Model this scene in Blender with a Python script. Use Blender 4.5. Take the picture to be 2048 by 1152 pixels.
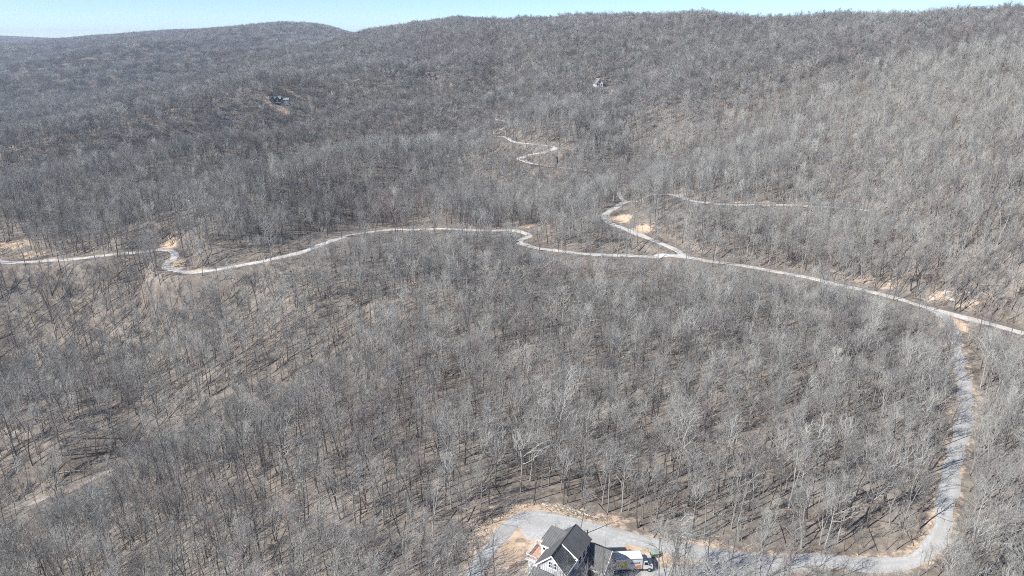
import bpy, bmesh, math, random
import numpy as np
from mathutils import Vector, Matrix

scene = bpy.context.scene
for o in list(bpy.data.objects):
    bpy.data.objects.remove(o, do_unlink=True)

# ------------------------------------------------------------------ camera, sky, sun, exposure
# The drone hovers at the origin; +Y is its heading, ground lies about 93 m below.
PITCH = math.radians(20.0)
cam_d = bpy.data.cameras.new("camera")
cam_d.sensor_width = 36.0
cam_d.lens = 24.0
cam_d.clip_start = 1.0
cam_d.clip_end = 30000.0
cam = bpy.data.objects.new("camera", cam_d)
scene.collection.objects.link(cam)
cam.location = (0, 0, 0)
cam.rotation_euler = (math.pi / 2 - PITCH, 0, 0)
scene.camera = cam

SUN_DIR = Vector((-0.86, -0.51, 0.0)).normalized()      # horizontal direction towards the sun
SUN_EL = math.radians(41)
world = bpy.data.worlds.new("World")
scene.world = world
world.use_nodes = True
wn = world.node_tree.nodes
wl = world.node_tree.links
wn.clear()
sky = wn.new("ShaderNodeTexSky")
sky.sky_type = 'NISHITA'
sky.sun_disc = False
sky.sun_elevation = SUN_EL
sky.sun_rotation = math.atan2(SUN_DIR.x, SUN_DIR.y)
sky.altitude = 1500.0
sky.air_density = 0.72
sky.dust_density = 0.0
sky.ozone_density = 4.5
bg = wn.new("ShaderNodeBackground")
bg.inputs["Strength"].default_value = 0.115
wo = wn.new("ShaderNodeOutputWorld")
wl.new(sky.outputs[0], bg.inputs[0])
wl.new(bg.outputs[0], wo.inputs[0])

sun_d = bpy.data.lights.new("sun", 'SUN')
sun_d.energy = 5.0
sun_d.angle = math.radians(0.53)
sun_d.color = (1.0, 0.97, 0.92)
sun = bpy.data.objects.new("sun", sun_d)
scene.collection.objects.link(sun)
to_sun = Vector((SUN_DIR.x * math.cos(SUN_EL), SUN_DIR.y * math.cos(SUN_EL), math.sin(SUN_EL)))
sun.rotation_euler = to_sun.to_track_quat('Z', 'Y').to_euler()
sun.location = (0, 0, 60)

vs = scene.view_settings
vs.view_transform = 'Standard'
vs.look = 'None'
vs.exposure = 0.62
vs.gamma = 1.0
vs.use_curve_mapping = False
scene.render.engine = 'CYCLES'
scene.cycles.use_denoising = False
scene.cycles.pixel_filter_type = 'BLACKMAN_HARRIS'
scene.cycles.filter_width = 1.05
scene.cycles.use_adaptive_sampling = True
scene.cycles.adaptive_threshold = 0.03
scene.cycles.adaptive_min_samples = 32
scene.cycles.max_bounces = 3
scene.cycles.diffuse_bounces = 2
scene.cycles.glossy_bounces = 2
scene.cycles.volume_bounces = 0
scene.cycles.debug_use_spatial_splits = True
scene.cycles.sample_clamp_indirect = 4.0

# ------------------------------------------------------------------ helpers
COL = scene.collection

def link(o, parent=None):
    COL.objects.link(o)
    if parent is not None:
        o.parent = parent
    return o

def tag(o, label=None, cat=None, group=None, kind=None):
    if label: o["label"] = label
    if cat: o["category"] = cat
    if group: o["group"] = group
    if kind: o["kind"] = kind
    return o

def empty(name, loc=(0, 0, 0), rz=0.0):
    o = bpy.data.objects.new(name, None)
    o.empty_display_size = 0.5
    link(o)
    o.location = loc
    o.rotation_euler = (0, 0, rz)
    return o

def mesh_np(name, verts, faces_flat, sizes, mats=(), mat_idx=None, smooth=False):
    """mesh straight from numpy arrays"""
    me = bpy.data.meshes.new(name)
    verts = np.ascontiguousarray(verts, dtype=np.float32)
    me.vertices.add(len(verts))
    me.vertices.foreach_set("co", verts.ravel())
    faces_flat = np.ascontiguousarray(faces_flat, dtype=np.int32)
    sizes = np.ascontiguousarray(sizes, dtype=np.int32)
    me.loops.add(len(faces_flat))
    me.loops.foreach_set("vertex_index", faces_flat)
    me.polygons.add(len(sizes))
    starts = np.concatenate(([0], np.cumsum(sizes)[:-1])).astype(np.int32)
    me.polygons.foreach_set("loop_start", starts)
    for m in mats:
        me.materials.append(m)
    if mat_idx is not None:
        me.polygons.foreach_set("material_index", np.ascontiguousarray(mat_idx, dtype=np.int32))
    me.polygons.foreach_set("use_smooth", np.full(len(sizes), bool(smooth)))
    me.update(calc_edges=True)
    me.validate()
    return me

class MB:
    """collects simple shapes into one mesh"""
    def __init__(self):
        self.v = []; self.f = []
    def poly(self, pts):
        i = len(self.v); self.v += [tuple(p) for p in pts]; self.f.append(tuple(range(i, i + len(pts))))
    def box(self, x0, x1, y0, y1, z0, z1):
        i = len(self.v)
        self.v += [(x, y, z) for z in (z0, z1) for (x, y) in ((x0, y0), (x1, y0), (x1, y1), (x0, y1))]
        for q in ((3, 2, 1, 0), (4, 5, 6, 7), (0, 1, 5, 4), (1, 2, 6, 5), (2, 3, 7, 6), (3, 0, 4, 7)):
            self.f.append(tuple(i + k for k in q))
        return self
    def prism(self, pts, vec):
        """closed polygon pts extruded by vec"""
        n = len(pts); i = len(self.v); vec = Vector(vec)
        self.v += [tuple(p) for p in pts] + [tuple(Vector(p) + vec) for p in pts]
        self.f.append(tuple(i + k for k in reversed(range(n))))
        self.f.append(tuple(i + n + k for k in range(n)))
        for k in range(n):
            j = (k + 1) % n
            self.f.append((i + k, i + j, i + n + j, i + n + k))
        return self
    def slab(self, pts, th, seam=0.0):
        """roof plane: pts ordered eave-left, eave-right, ridge-right, ridge-left (seen from above); seams run eave to ridge"""
        p = [Vector(q) for q in pts]
        n = (p[1] - p[0]).cross(p[3] - p[0]).normalized()
        if n.z < 0: n = -n
        self.prism(p, n * -th)
        if seam:
            L = (p[1] - p[0]).length; k = max(2, int(L / seam))
            for s in range(k + 1):
                t = min(max(s / k, .01), .99)
                a = p[0].lerp(p[1], t); b = p[3].lerp(p[2], t)
                w = (p[1] - p[0]).normalized() * .03
                self.prism([a - w + n * .004, a + w + n * .004, b + w + n * .004, b - w + n * .004], n * .04)
        return self
    def tube(self, a, b, r0, r1=None, n=8):
        a = Vector(a); b = Vector(b); r1 = r0 if r1 is None else r1
        d = (b - a).normalized(); u = d.orthogonal().normalized(); w = d.cross(u)
        i = len(self.v)
        for c, r in ((a, r0), (b, r1)):
            for k in range(n):
                t = 2 * math.pi * k / n
                self.v.append(tuple(c + u * math.cos(t) * r + w * math.sin(t) * r))
        for k in range(n):
            j = (k + 1) % n
            self.f.append((i + k, i + j, i + n + j, i + n + k))
        self.f.append(tuple(i + k for k in reversed(range(n)))); self.f.append(tuple(i + n + k for k in range(n)))
        return self
    def mesh(self, name, mat):
        me = bpy.data.meshes.new(name)
        me.from_pydata(self.v, [], self.f)
        me.materials.append(mat)
        bm = bmesh.new(); bm.from_mesh(me); bmesh.ops.recalc_face_normals(bm, faces=bm.faces[:]); bm.to_mesh(me); bm.free()
        return me
    def build(self, name, mat, parent=None, bevel=0.0):
        o = link(bpy.data.objects.new(name, self.mesh(name, mat)), parent)
        if bevel:
            md = o.modifiers.new("bevel", 'BEVEL'); md.width = bevel; md.segments = 2; md.limit_method = 'ANGLE'
        return o

# ------------------------------------------------------------------ materials
def mat_noise(name, c0, c1, scale=1.0, detail=6.0, rough=0.9, bump=0.0, bscale=None, spec=0.2, metal=0.0, c2=None, scale2=0.1):
    m = bpy.data.materials.new(name); m.use_nodes = True
    n = m.node_tree.nodes; l = m.node_tree.links
    b = n["Principled BSDF"]
    b.inputs["Roughness"].default_value = rough
    b.inputs["Metallic"].default_value = metal
    b.inputs["Specular IOR Level"].default_value = spec
    tc = n.new("ShaderNodeTexCoord")
    nz = n.new("ShaderNodeTexNoise"); nz.inputs["Scale"].default_value = scale; nz.inputs["Detail"].default_value = detail
    l.new(tc.outputs["Object"], nz.inputs["Vector"])
    r = n.new("ShaderNodeValToRGB")
    r.color_ramp.elements[0].position = .35; r.color_ramp.elements[1].position = .68
    r.color_ramp.elements[0].color = (*c0, 1); r.color_ramp.elements[1].color = (*c1, 1)
    l.new(nz.outputs["Fac"], r.inputs["Fac"])
    out = r.outputs["Color"]
    if c2 is not None:
        n2 = n.new("ShaderNodeTexNoise"); n2.inputs["Scale"].default_value = scale2; n2.inputs["Detail"].default_value = 4
        l.new(tc.outputs["Object"], n2.inputs["Vector"])
        r2 = n.new("ShaderNodeValToRGB"); r2.color_ramp.elements[0].position = .45; r2.color_ramp.elements[1].position = .62
        l.new(n2.outputs["Fac"], r2.inputs["Fac"])
        mx = n.new("ShaderNodeMix"); mx.data_type = 'RGBA'
        l.new(r2.outputs["Color"], mx.inputs["Factor"]); l.new(out, mx.inputs["A"]); mx.inputs["B"].default_value = (*c2, 1)
        out = mx.outputs["Result"]
    l.new(out, b.inputs["Base Color"])
    if bump:
        n3 = n.new("ShaderNodeTexNoise"); n3.inputs["Scale"].default_value = bscale or scale * 3; n3.inputs["Detail"].default_value = 5
        l.new(tc.outputs["Object"], n3.inputs["Vector"])
        bp = n.new("ShaderNodeBump"); bp.inputs["Strength"].default_value = bump; bp.inputs["Distance"].default_value = .1
        l.new(n3.outputs["Fac"], bp.inputs["Height"]); l.new(bp.outputs["Normal"], b.inputs["Normal"])
    return m

def bark(name, c0, c1):
    """bark whose tone differs a little from tree to tree"""
    m = bpy.data.materials.new(name); m.use_nodes = True
    n = m.node_tree.nodes; l = m.node_tree.links
    b = n["Principled BSDF"]; b.inputs["Roughness"].default_value = .85; b.inputs["Specular IOR Level"].default_value = .25
    oi = n.new("ShaderNodeObjectInfo")
    r = n.new("ShaderNodeValToRGB")
    e = r.color_ramp.elements
    e[0].position = .08; e[0].color = (*c0, 1); e[1].position = .92; e[1].color = (*c1, 1)
    l.new(oi.outputs["Random"], r.inputs["Fac"]); l.new(r.outputs["Color"], b.inputs["Base Color"])
    return m

M = {}
def ruts(m, worn, amount):
    """paler wheel tracks and a dustier middle, from the ribbon's own across-road attribute"""
    n = m.node_tree.nodes; l = m.node_tree.links; b = n["Principled BSDF"]
    src = b.inputs["Base Color"].links[0].from_socket
    at = n.new("ShaderNodeAttribute"); at.attribute_name = "track"
    tc = n.new("ShaderNodeTexCoord"); nz = n.new("ShaderNodeTexNoise"); nz.inputs["Scale"].default_value = .5; nz.inputs["Detail"].default_value = 4
    l.new(tc.outputs["Object"], nz.inputs["Vector"])
    mu = n.new("ShaderNodeMath"); mu.operation = 'MULTIPLY'; l.new(at.outputs["Fac"], mu.inputs[0]); l.new(nz.outputs["Fac"], mu.inputs[1])
    m2 = n.new("ShaderNodeMath"); m2.operation = 'MULTIPLY'; m2.inputs[1].default_value = amount; m2.use_clamp = True; l.new(mu.outputs[0], m2.inputs[0])
    mx = n.new("ShaderNodeMix"); mx.data_type = 'RGBA'; l.new(m2.outputs[0], mx.inputs["Factor"]); l.new(src, mx.inputs["A"]); mx.inputs["B"].default_value = (*worn, 1)
    l.new(mx.outputs["Result"], b.inputs["Base Color"]); return m
M["gravel"] = mat_noise("road_gravel", (.40, .397, .385), (.53, .527, .515), 2.2, 5, .95, .15, 9, c2=(.385, .38, .365), scale2=.22)
M["pale_gravel"] = mat_noise("pale_gravel", (.50, .49, .47), (.68, .67, .65), 1.4, 8, .95, .3, 8, c2=(.44, .42, .38), scale2=.15)
M["track"] = mat_noise("track_gravel", (.30, .29, .28), (.42, .41, .40), 1.2, 8, .95, .3, 8, c2=(.25, .21, .18), scale2=.3)
ruts(M["gravel"], (.36, .345, .32), 1.5); ruts(M["pale_gravel"], (.42, .38, .33), 1.5); ruts(M["track"], (.24, .20, .17), 1.5)
M["bark_pale"] = bark("bark_pale", (.22, .212, .20), (.38, .368, .345))
M["bark_grey"] = bark("bark_grey", (.115, .11, .104), (.24, .231, .219))
M["bark_dark"] = bark("bark_dark", (.07, .063, .058), (.16, .148, .138))
M["twig_pale"] = bark("twig_pale", (.29, .283, .258), (.455, .445, .405))  # crown tones lighter than trunks: sunlit limbs over shaded trunks, painted into the colour
M["twig_grey"] = bark("twig_grey", (.225, .219, .205), (.38, .37, .347))
M["twig_brown"] = bark("twig_brown", (.16, .153, .143), (.285, .274, .258))
M["twig_red"] = bark("twig_red", (.23, .19, .178), (.33, .28, .265))
M["needles"] = mat_noise("evergreen_needles", (.035, .05, .025), (.075, .095, .05), 1.5, 4, .7)
M["metal_roof"] = mat_noise("metal_roof", (.105, .106, .108), (.135, .136, .138), .8, 5, .65, 0, spec=.2)
M["white_wall"] = mat_noise("white_siding", (.66, .66, .65), (.74, .74, .73), .7, 4, .7)
M["white_trim"] = mat_noise("white_trim", (.78, .78, .77), (.84, .84, .83), 1.0, 3, .5)
M["pale_wall"] = mat_noise("pale_grey_siding", (.46, .465, .47), (.55, .555, .56), .8, 4, .75)
M["grey_wall"] = mat_noise("grey_siding", (.30, .305, .315), (.38, .385, .395), .8, 4, .75)
M["stone"] = mat_noise("foundation_stone", (.25, .24, .23), (.42, .40, .37), 2.5, 6, .9, .4, 5)
M["deck"] = mat_noise("deck_boards", (.44, .27, .20), (.58, .38, .29), 1.6, 5, .8)
M["glass"] = mat_noise("window_glass", (.015, .018, .022), (.03, .035, .04), .5, 2, .08, spec=.6)
M["black"] = mat_noise("black_rubber", (.015, .015, .015), (.03, .03, .03), 3, 3, .8)
M["dark_metal"] = mat_noise("dark_metal", (.03, .03, .032), (.06, .06, .065), 2, 3, .5)
M["truck_white"] = mat_noise("truck_paint", (.64, .65, .65), (.72, .72, .72), .6, 4, .35, spec=.5)
M["truck_yellow"] = mat_noise("truck_yellow_print", (.58, .52, .20), (.66, .60, .28), 1.5, 4, .4)
M["truck_orange"] = mat_noise("truck_orange_print", (.60, .17, .06), (.68, .22, .08), 1.5, 3, .4)
M["truck_blue"] = mat_noise("truck_blue_print", (.50, .56, .62), (.60, .66, .72), 1.5, 3, .4)
M["chrome"] = mat_noise("wheel_metal", (.55, .55, .55), (.65, .65, .65), 2, 3, .3, metal=.8)
M["box_green"] = mat_noise("utility_green", (.055, .10, .065), (.075, .13, .085), 1.5, 3, .5)
M["lid_green"] = mat_noise("utility_lid", (.26, .34, .29), (.32, .40, .34), 1.5, 3, .5)
M["log_pale"] = mat_noise("log_pale", (.42, .36, .28), (.60, .54, .45), 1.2, 5, .9, .3, 8)
M["log_dark"] = mat_noise("log_dark", (.10, .085, .07), (.20, .17, .14), 1.2, 5, .9, .3, 8)
M["cut_wood"] = mat_noise("cut_wood", (.55, .40, .24), (.66, .50, .32), 3, 4, .9)
M["rock"] = mat_noise("boulder_rock", (.38, .36, .33), (.60, .57, .53), .9, 6, .9, .5, 3)
M["navy_wall"] = mat_noise("navy_siding", (.022, .026, .038), (.035, .04, .055), .3, 3, .7)
M["pale_roof"] = mat_noise("pale_metal_roof", (.17, .19, .21), (.23, .25, .27), .2, 3, .45, spec=.5)
M["brown_roof"] = mat_noise("brown_roof", (.13, .105, .095), (.19, .155, .14), .3, 3, .8)
M["tan_wall"] = mat_noise("tan_siding", (.34, .31, .29), (.42, .38, .355), .3, 3, .8)
M["dark_roof"] = mat_noise("dark_roof", (.07, .07, .075), (.11, .11, .115), .3, 3, .7)
M["grey_clad"] = mat_noise("grey_cladding", (.20, .20, .205), (.27, .27, .275), .3, 3, .8)

# ground: oak leaf litter, with bare clay where the attribute "clay" says the soil was cut or graded
def ground_material():
    m = bpy.data.materials.new("leaf_litter"); m.use_nodes = True
    n = m.node_tree.nodes; l = m.node_tree.links
    b = n["Principled BSDF"]; b.inputs["Roughness"].default_value = .95; b.inputs["Specular IOR Level"].default_value = .1
    tc = n.new("ShaderNodeTexCoord")
    def noise(s, d=6, ro=.6):
        k = n.new("ShaderNodeTexNoise"); k.inputs["Scale"].default_value = s; k.inputs["Detail"].default_value = d; k.inputs["Roughness"].default_value = ro
        l.new(tc.outputs["Object"], k.inputs["Vector"]); return k.outputs["Fac"]
    def ramp(fac, stops):
        r = n.new("ShaderNodeValToRGB"); e = r.color_ramp.elements
        while len(e) < len(stops): e.new(.5)
        for k, (p, c) in zip(e, stops): k.position = p; k.color = (*c, 1)
        l.new(fac, r.inputs["Fac"]); return r.outputs["Color"]
    def mix(f, a, c):
        x = n.new("ShaderNodeMix"); x.data_type = 'RGBA'; l.new(f, x.inputs["Factor"]); l.new(a, x.inputs["A"]); l.new(c, x.inputs["B"]); return x.outputs["Result"]
    nf = noise(.55, 6, .74); nb = noise(.05, 3, .6)
    fine = ramp(nf, [(.30, (.082, .068, .057)), (.50, (.196, .164, .136)), (.70, (.40, .345, .285))])
    patch = ramp(nb, [(.35, (.145, .124, .106)), (.5, (.222, .192, .164)), (.68, (.34, .30, .258))])
    hf = n.new("ShaderNodeValue"); hf.outputs[0].default_value = .38
    litter = mix(hf.outputs[0], fine, patch)
    clay = ramp(nf, [(.28, (.37, .25, .165)), (.42, (.50, .365, .25)), (.55, (.59, .455, .335)), (.72, (.64, .55, .45))])
    at = n.new("ShaderNodeAttribute"); at.attribute_name = "clay"
    ad = n.new("ShaderNodeMath"); ad.operation = 'ADD'; ad.use_clamp = True
    sb = n.new("ShaderNodeMath"); sb.operation = 'MULTIPLY_ADD'; sb.inputs[1].default_value = .9; sb.inputs[2].default_value = -.45
    l.new(nf, sb.inputs[0]); l.new(at.outputs["Fac"], ad.inputs[0]); l.new(sb.outputs[0], ad.inputs[1])
    msk = ramp(ad.outputs[0], [(.38, (0, 0, 0)), (.62, (1, 1, 1))])
    l.new(mix(msk, litter, clay), b.inputs["Base Color"])
    return m
M["ground"] = ground_material()

# ------------------------------------------------------------------ terrain
# surveyed points of the mountainside (x, y, z) in metres
CTRL = np.array([[10.1, 104.4, -93.1], [-6.9, 102.2, -93.5], [26.7, 106.5, -93.2], [45.7, 105.4, -93.4], [74.5, 104.9, -94.8], [87.6, 113.3, -92.2], [107.1, 141.7, -93.2], [126.8, 167.9, -94.3], [144.9, 202.3, -93.4], [95.3, 102.2, -93.5], [119.1, 137.4, -90.4], [169.7, 209.2, -92.0], [132.7, 251.9, -91.5], [76.8, 289.4, -90.9], [8.8, 320.0, -91.6], [-44.6, 339.2, -91.3], [-79.8, 324.7, -90.4], [-97.8, 302.2, -90.8], [-115.5, 286.7, -92.4], [-132.6, 274.8, -93.0], [-149.0, 278.0, -93.0], [-157.0, 304.9, -92.1], [-192.0, 303.7, -95.4], [-215.3, 303.1, -96.9], [-235.4, 304.8, -98.2], [58.5, 362.6, -85.5], [48.8, 349.5, -86.5], [68.1, 313.6, -88.6], [86.1, 367.4, -78.3], [168.4, 333.2, -78.6], [9.1, 482.1, -78.9], [-9.8, 569.2, -73.6], [-6.5, 645.8, -67.6], [-137.4, 169.7, -127.3], [-133.5, 197.3, -124.6], [-109.7, 214.5, -112.5], [-85.0, 227.8, -105.1], [-178.2, 225.9, -124.8], [-164.2, 247.1, -116.2], [-152.2, 265.1, -110.8], [-225.1, 280.1, -107.6], [-217.6, 263.5, -123.9], [-3.5, 174.1, -97.8], [38.4, 167.9, -94.3], [79.3, 166.1, -93.3], [-4.3, 223.8, -95.5], [48.5, 221.1, -94.3], [95.4, 206.5, -93.5], [-50.3, 188.4, -102.3], [-61.2, 238.3, -99.6], [-102.9, 247.5, -103.5], [-47.9, 276.3, -94.6], [-57.5, 158.8, -104.5], [-21.0, 140.4, -96.6], [20.4, 133.7, -94.7], [54.7, 132.8, -94.1], [73.3, 123.4, -93.8], [-90.2, 137.4, -119.5], [-142.5, 152.6, -136.1], [-35.6, 123.1, -100.2], [-66.0, 143.4, -109.0], [-17.6, 112.3, -95.1], [193.3, 280.0, -63.9], [173.0, 242.6, -79.1], [254.2, 434.2, -34.9], [307.0, 571.8, -7.7], [177.2, 423.7, -63.8], [134.3, 383.6, -71.8], [154.3, 579.0, -46.6], [92.7, 572.0, -65.9], [227.9, 565.1, -26.3], [274.3, 690.0, -4.8], [465.1, 663.9, 11.2], [417.5, 737.6, 9.1], [12.8, 1166.8, 18.9], [-45.1, 1219.2, 16.6], [-218.3, 1417.7, 6.6], [172.5, 984.8, 15.9], [376.4, 813.0, 11.6], [234.1, 910.8, 17.1], [107.0, 1071.5, 20.1], [-109.0, 1282.8, 15.8], [-354.8, 1540.6, -6.8], [-291.3, 1490.3, 1.1], [-15.5, 1187.1, 16.2], [-343.6, 1032.7, -86.6], [-111.4, 940.2, -48.2], [90.5, 717.2, -46.9], [-15.8, 946.3, -31.5], [157.7, 824.0, -16.5], [-124.7, 785.8, -63.2], [-273.0, 1212.0, -32.3], [-265.6, 432.9, -97.2], [-487.4, 728.2, -104.5], [-712.7, 970.3, -111.7], [-285.1, 369.1, -97.0], [-283.4, 625.5, -94.3], [-1350.3, 1883.6, -87.8], [-975.2, 1344.1, -108.1], [-795.6, 1569.6, -73.1], [-519.8, 1008.3, -95.0], [-652.6, 1796.0, -36.1], [-1267.7, 2218.6, -44.6], [-217.4, 713.2, -87.1], [-132.9, 565.0, -85.1], [-104.4, 435.1, -91.1], [-62.7, 709.9, -66.9], [-43.6, 478.2, -89.5], [-180.8, 423.0, -95.0], [-34.5, 371.0, -91.8], [-123.3, 344.8, -90.6], [-1333.2, 2879.5, 17.1], [-714.4, 2462.1, 39.9], [-976.4, 2614.7, 20.5], [-1128.4, 2720.8, 19.6], [-833.3, 2512.1, 31.0], [-1811.0, 3191.9, -1.7], [-2233.8, 3502.8, -24.6], [-562.8, 2448.3, 1.9], [-630.2, 2457.5, 27.2], [-495.4, 2440.2, -20.3], [600.0, 800.0, -5.0], [430.0, 1000.0, -10.0], [300.0, 1300.0, -30.0], [0.0, 1700.0, -60.0], [900.0, 900.0, -40.0], [700.0, 400.0, 25.0], [450.0, 250.0, 0.0], [300.0, 100.0, -50.0], [150.0, 30.0, -80.0], [0.0, 0.0, -92.0], [-200.0, 50.0, -130.0], [-400.0, 150.0, -160.0], [-600.0, 400.0, -160.0], [-1000.0, 800.0, -170.0], [-1800.0, 1500.0, -150.0], [-3000.0, 2500.0, -120.0], [-300.0, 2700.0, -20.0], [-900.0, 3300.0, -30.0], [-2600.0, 4600.0, -45.0], [-3450.0, 4500.0, 14.0], [-3900.0, 4300.0, 20.0], [-4500.0, 5200.0, -30.0], [-1500.0, 4800.0, -60.0], [1500.0, 3000.0, -80.0], [2500.0, 1500.0, -100.0], [0.0, 4500.0, -80.0], [2000.0, 5000.0, -100.0], [-4500.0, 2500.0, -150.0], [600.0, -100.0, -40.0], [0.0, -250.0, -100.0], [-500.0, -250.0, -180.0]])
SW = 150.0
def warp(x, y):
    return np.arcsinh(np.asarray(x) / SW), np.arcsinh(np.asarray(y) / SW)
def tps(r2):
    r2 = np.maximum(r2, 1e-12)
    return .5 * r2 * np.log(r2)
def spur(x, y):
    """spurs and ravines running down from the main ridge"""
    r = -.62 * x + .78 * y; s = -.78 * x - .62 * y
    d = np.hypot(x, y)
    w = r + 22 * np.sin(s / 170. + .7) + 14 * np.sin(s / 71. + r / 300)
    return (np.clip((d - 180) / 420, 0, 1) * 15 + 2.) * (np.sin(w / 27.) * .5 + np.sin(w / 61. + 1.3))
def fade(h):
    t = np.clip((-12 - h) / 55, 0, 1)
    return t * t * (3 - 2 * t)
def solve(z, sm=1e-4):
    X, Y = warp(CTRL[:, 0], CTRL[:, 1]); n = len(X)
    A = np.zeros((n + 3, n + 3))
    A[:n, :n] = tps((X[:, None] - X) ** 2 + (Y[:, None] - Y) ** 2) + sm * np.eye(n)
    A[:n, n:] = np.c_[np.ones(n), X, Y]; A[n:, :n] = A[:n, n:].T
    return np.linalg.solve(A, np.r_[z, 0, 0, 0])
x0, y0, z0 = CTRL.T
WS = np.c_[solve(z0), solve(z0 - spur(x0, y0) * fade(z0))].astype(np.float64)
RAV = [([(-166.0, 171.0), (-157.0, 173.0), (-141.0, 174.0), (-130.0, 192.0), (-114.0, 195.0), (-88.0, 203.0), (-71.0, 213.0), (-55.0, 228.0), (-45.0, 243.0)], -18.2, 17.0), ([(-222.0, 249.0), (-212.0, 254.0), (-167.0, 251.0), (-128.0, 251.0), (-110.0, 259.0), (-97.0, 269.0)], -12.3, 15.0), ([(-233.0, 293.0), (-207.0, 295.0), (-181.0, 295.0), (-168.0, 298.0)], 7.7, 13.0), ([(-394.0, 518.0), (-364.0, 571.0), (-310.0, 639.0), (-246.0, 730.0), (-181.0, 790.0)], 19.5, 36.0), ([(-618.0, 850.0), (-366.0, 617.0), (-301.0, 675.0), (-265.0, 741.0)], -14.0, 40.0), ([(-169.0, 336.0), (-138.0, 354.0), (-105.0, 436.0), (-28.0, 527.0)], 13.5, 20.0), ([(-183.0, 363.0), (-170.0, 515.0), (-90.0, 553.0)], -12.0, 22.0), ([(-271.0, 350.0), (-266.0, 433.0), (-230.0, 519.0), (-156.0, 577.0)], 13.5, 26.0)]
def ravines(x, y):
    """ravine beds (negative) and small ridges (positive) along their lines"""
    out = np.zeros(np.shape(x))
    for pts, depth, sg in RAV:
        p = np.array(pts); best = np.full(np.shape(x), 1e12); tt = np.zeros(np.shape(x))
        for k in range(len(p) - 1):
            a, b = p[k], p[k + 1]; d = b - a; L2 = (d * d).sum()
            u = np.clip(((x - a[0]) * d[0] + (y - a[1]) * d[1]) / L2, 0, 1)
            q = (x - a[0] - u * d[0]) ** 2 + (y - a[1] - u * d[1]) ** 2
            m = q < best; best = np.where(m, q, best); tt = np.where(m, (k + u) / (len(p) - 1), tt)
        out += depth * np.exp(-best / (2 * sg * sg)) * np.clip((1 - tt) / .3, 0, 1)
    return out
def height_exact(x, y):
    X0, Y0 = warp(CTRL[:, 0], CTRL[:, 1]); n = len(X0)
    sh = np.shape(x); x = np.ravel(x); y = np.ravel(y)
    X, Y = warp(x, y); e = np.empty((len(X), 2))
    for i in range(0, len(X), 30000):
        a, b = X[i:i + 30000], Y[i:i + 30000]
        e[i:i + 30000] = tps((a[:, None] - X0) ** 2 + (b[:, None] - Y0) ** 2) @ WS[:n] + WS[n] + a[:, None] * WS[n + 1] + b[:, None] * WS[n + 2]
    m = (np.sin(x / 11.3 + 2 * np.sin(y / 37.)) * np.sin(y / 13.1 + 1.7 * np.sin(x / 29.))) * .55 + (np.sin(x / 31 + y / 47 + 1.5 * np.sin(y / 61.)) + np.sin(y / 26. - x / 58. + 2.)) * 1.0
    return (e[:, 1] + spur(x, y) * fade(e[:, 0]) + m + ravines(x, y)).reshape(sh)
NX, NY = 820, 820
GX = np.linspace(np.arcsinh(-4400 / SW), np.arcsinh(1700 / SW), NX)
GY = np.linspace(np.arcsinh(-260 / SW), np.arcsinh(6000 / SW), NY)
gx = SW * np.sinh(GX); gy = SW * np.sinh(GY)
VX, VY = np.meshgrid(gx, gy)
H = height_exact(VX, VY)
def height(x, y):
    X, Y = warp(x, y)
    fx = np.clip((X - GX[0]) / (GX[1] - GX[0]), 0, NX - 1.001); fy = np.clip((Y - GY[0]) / (GY[1] - GY[0]), 0, NY - 1.001)
    i = fx.astype(int); j = fy.astype(int); fx = fx - i; fy = fy - j
    return (H[j, i] * (1 - fx) + H[j, i + 1] * fx) * (1 - fy) + (H[j + 1, i] * (1 - fx) + H[j + 1, i + 1] * fx) * fy
def hz(x, y):
    return float(height(np.array([x], float), np.array([y], float))[0])

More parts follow.
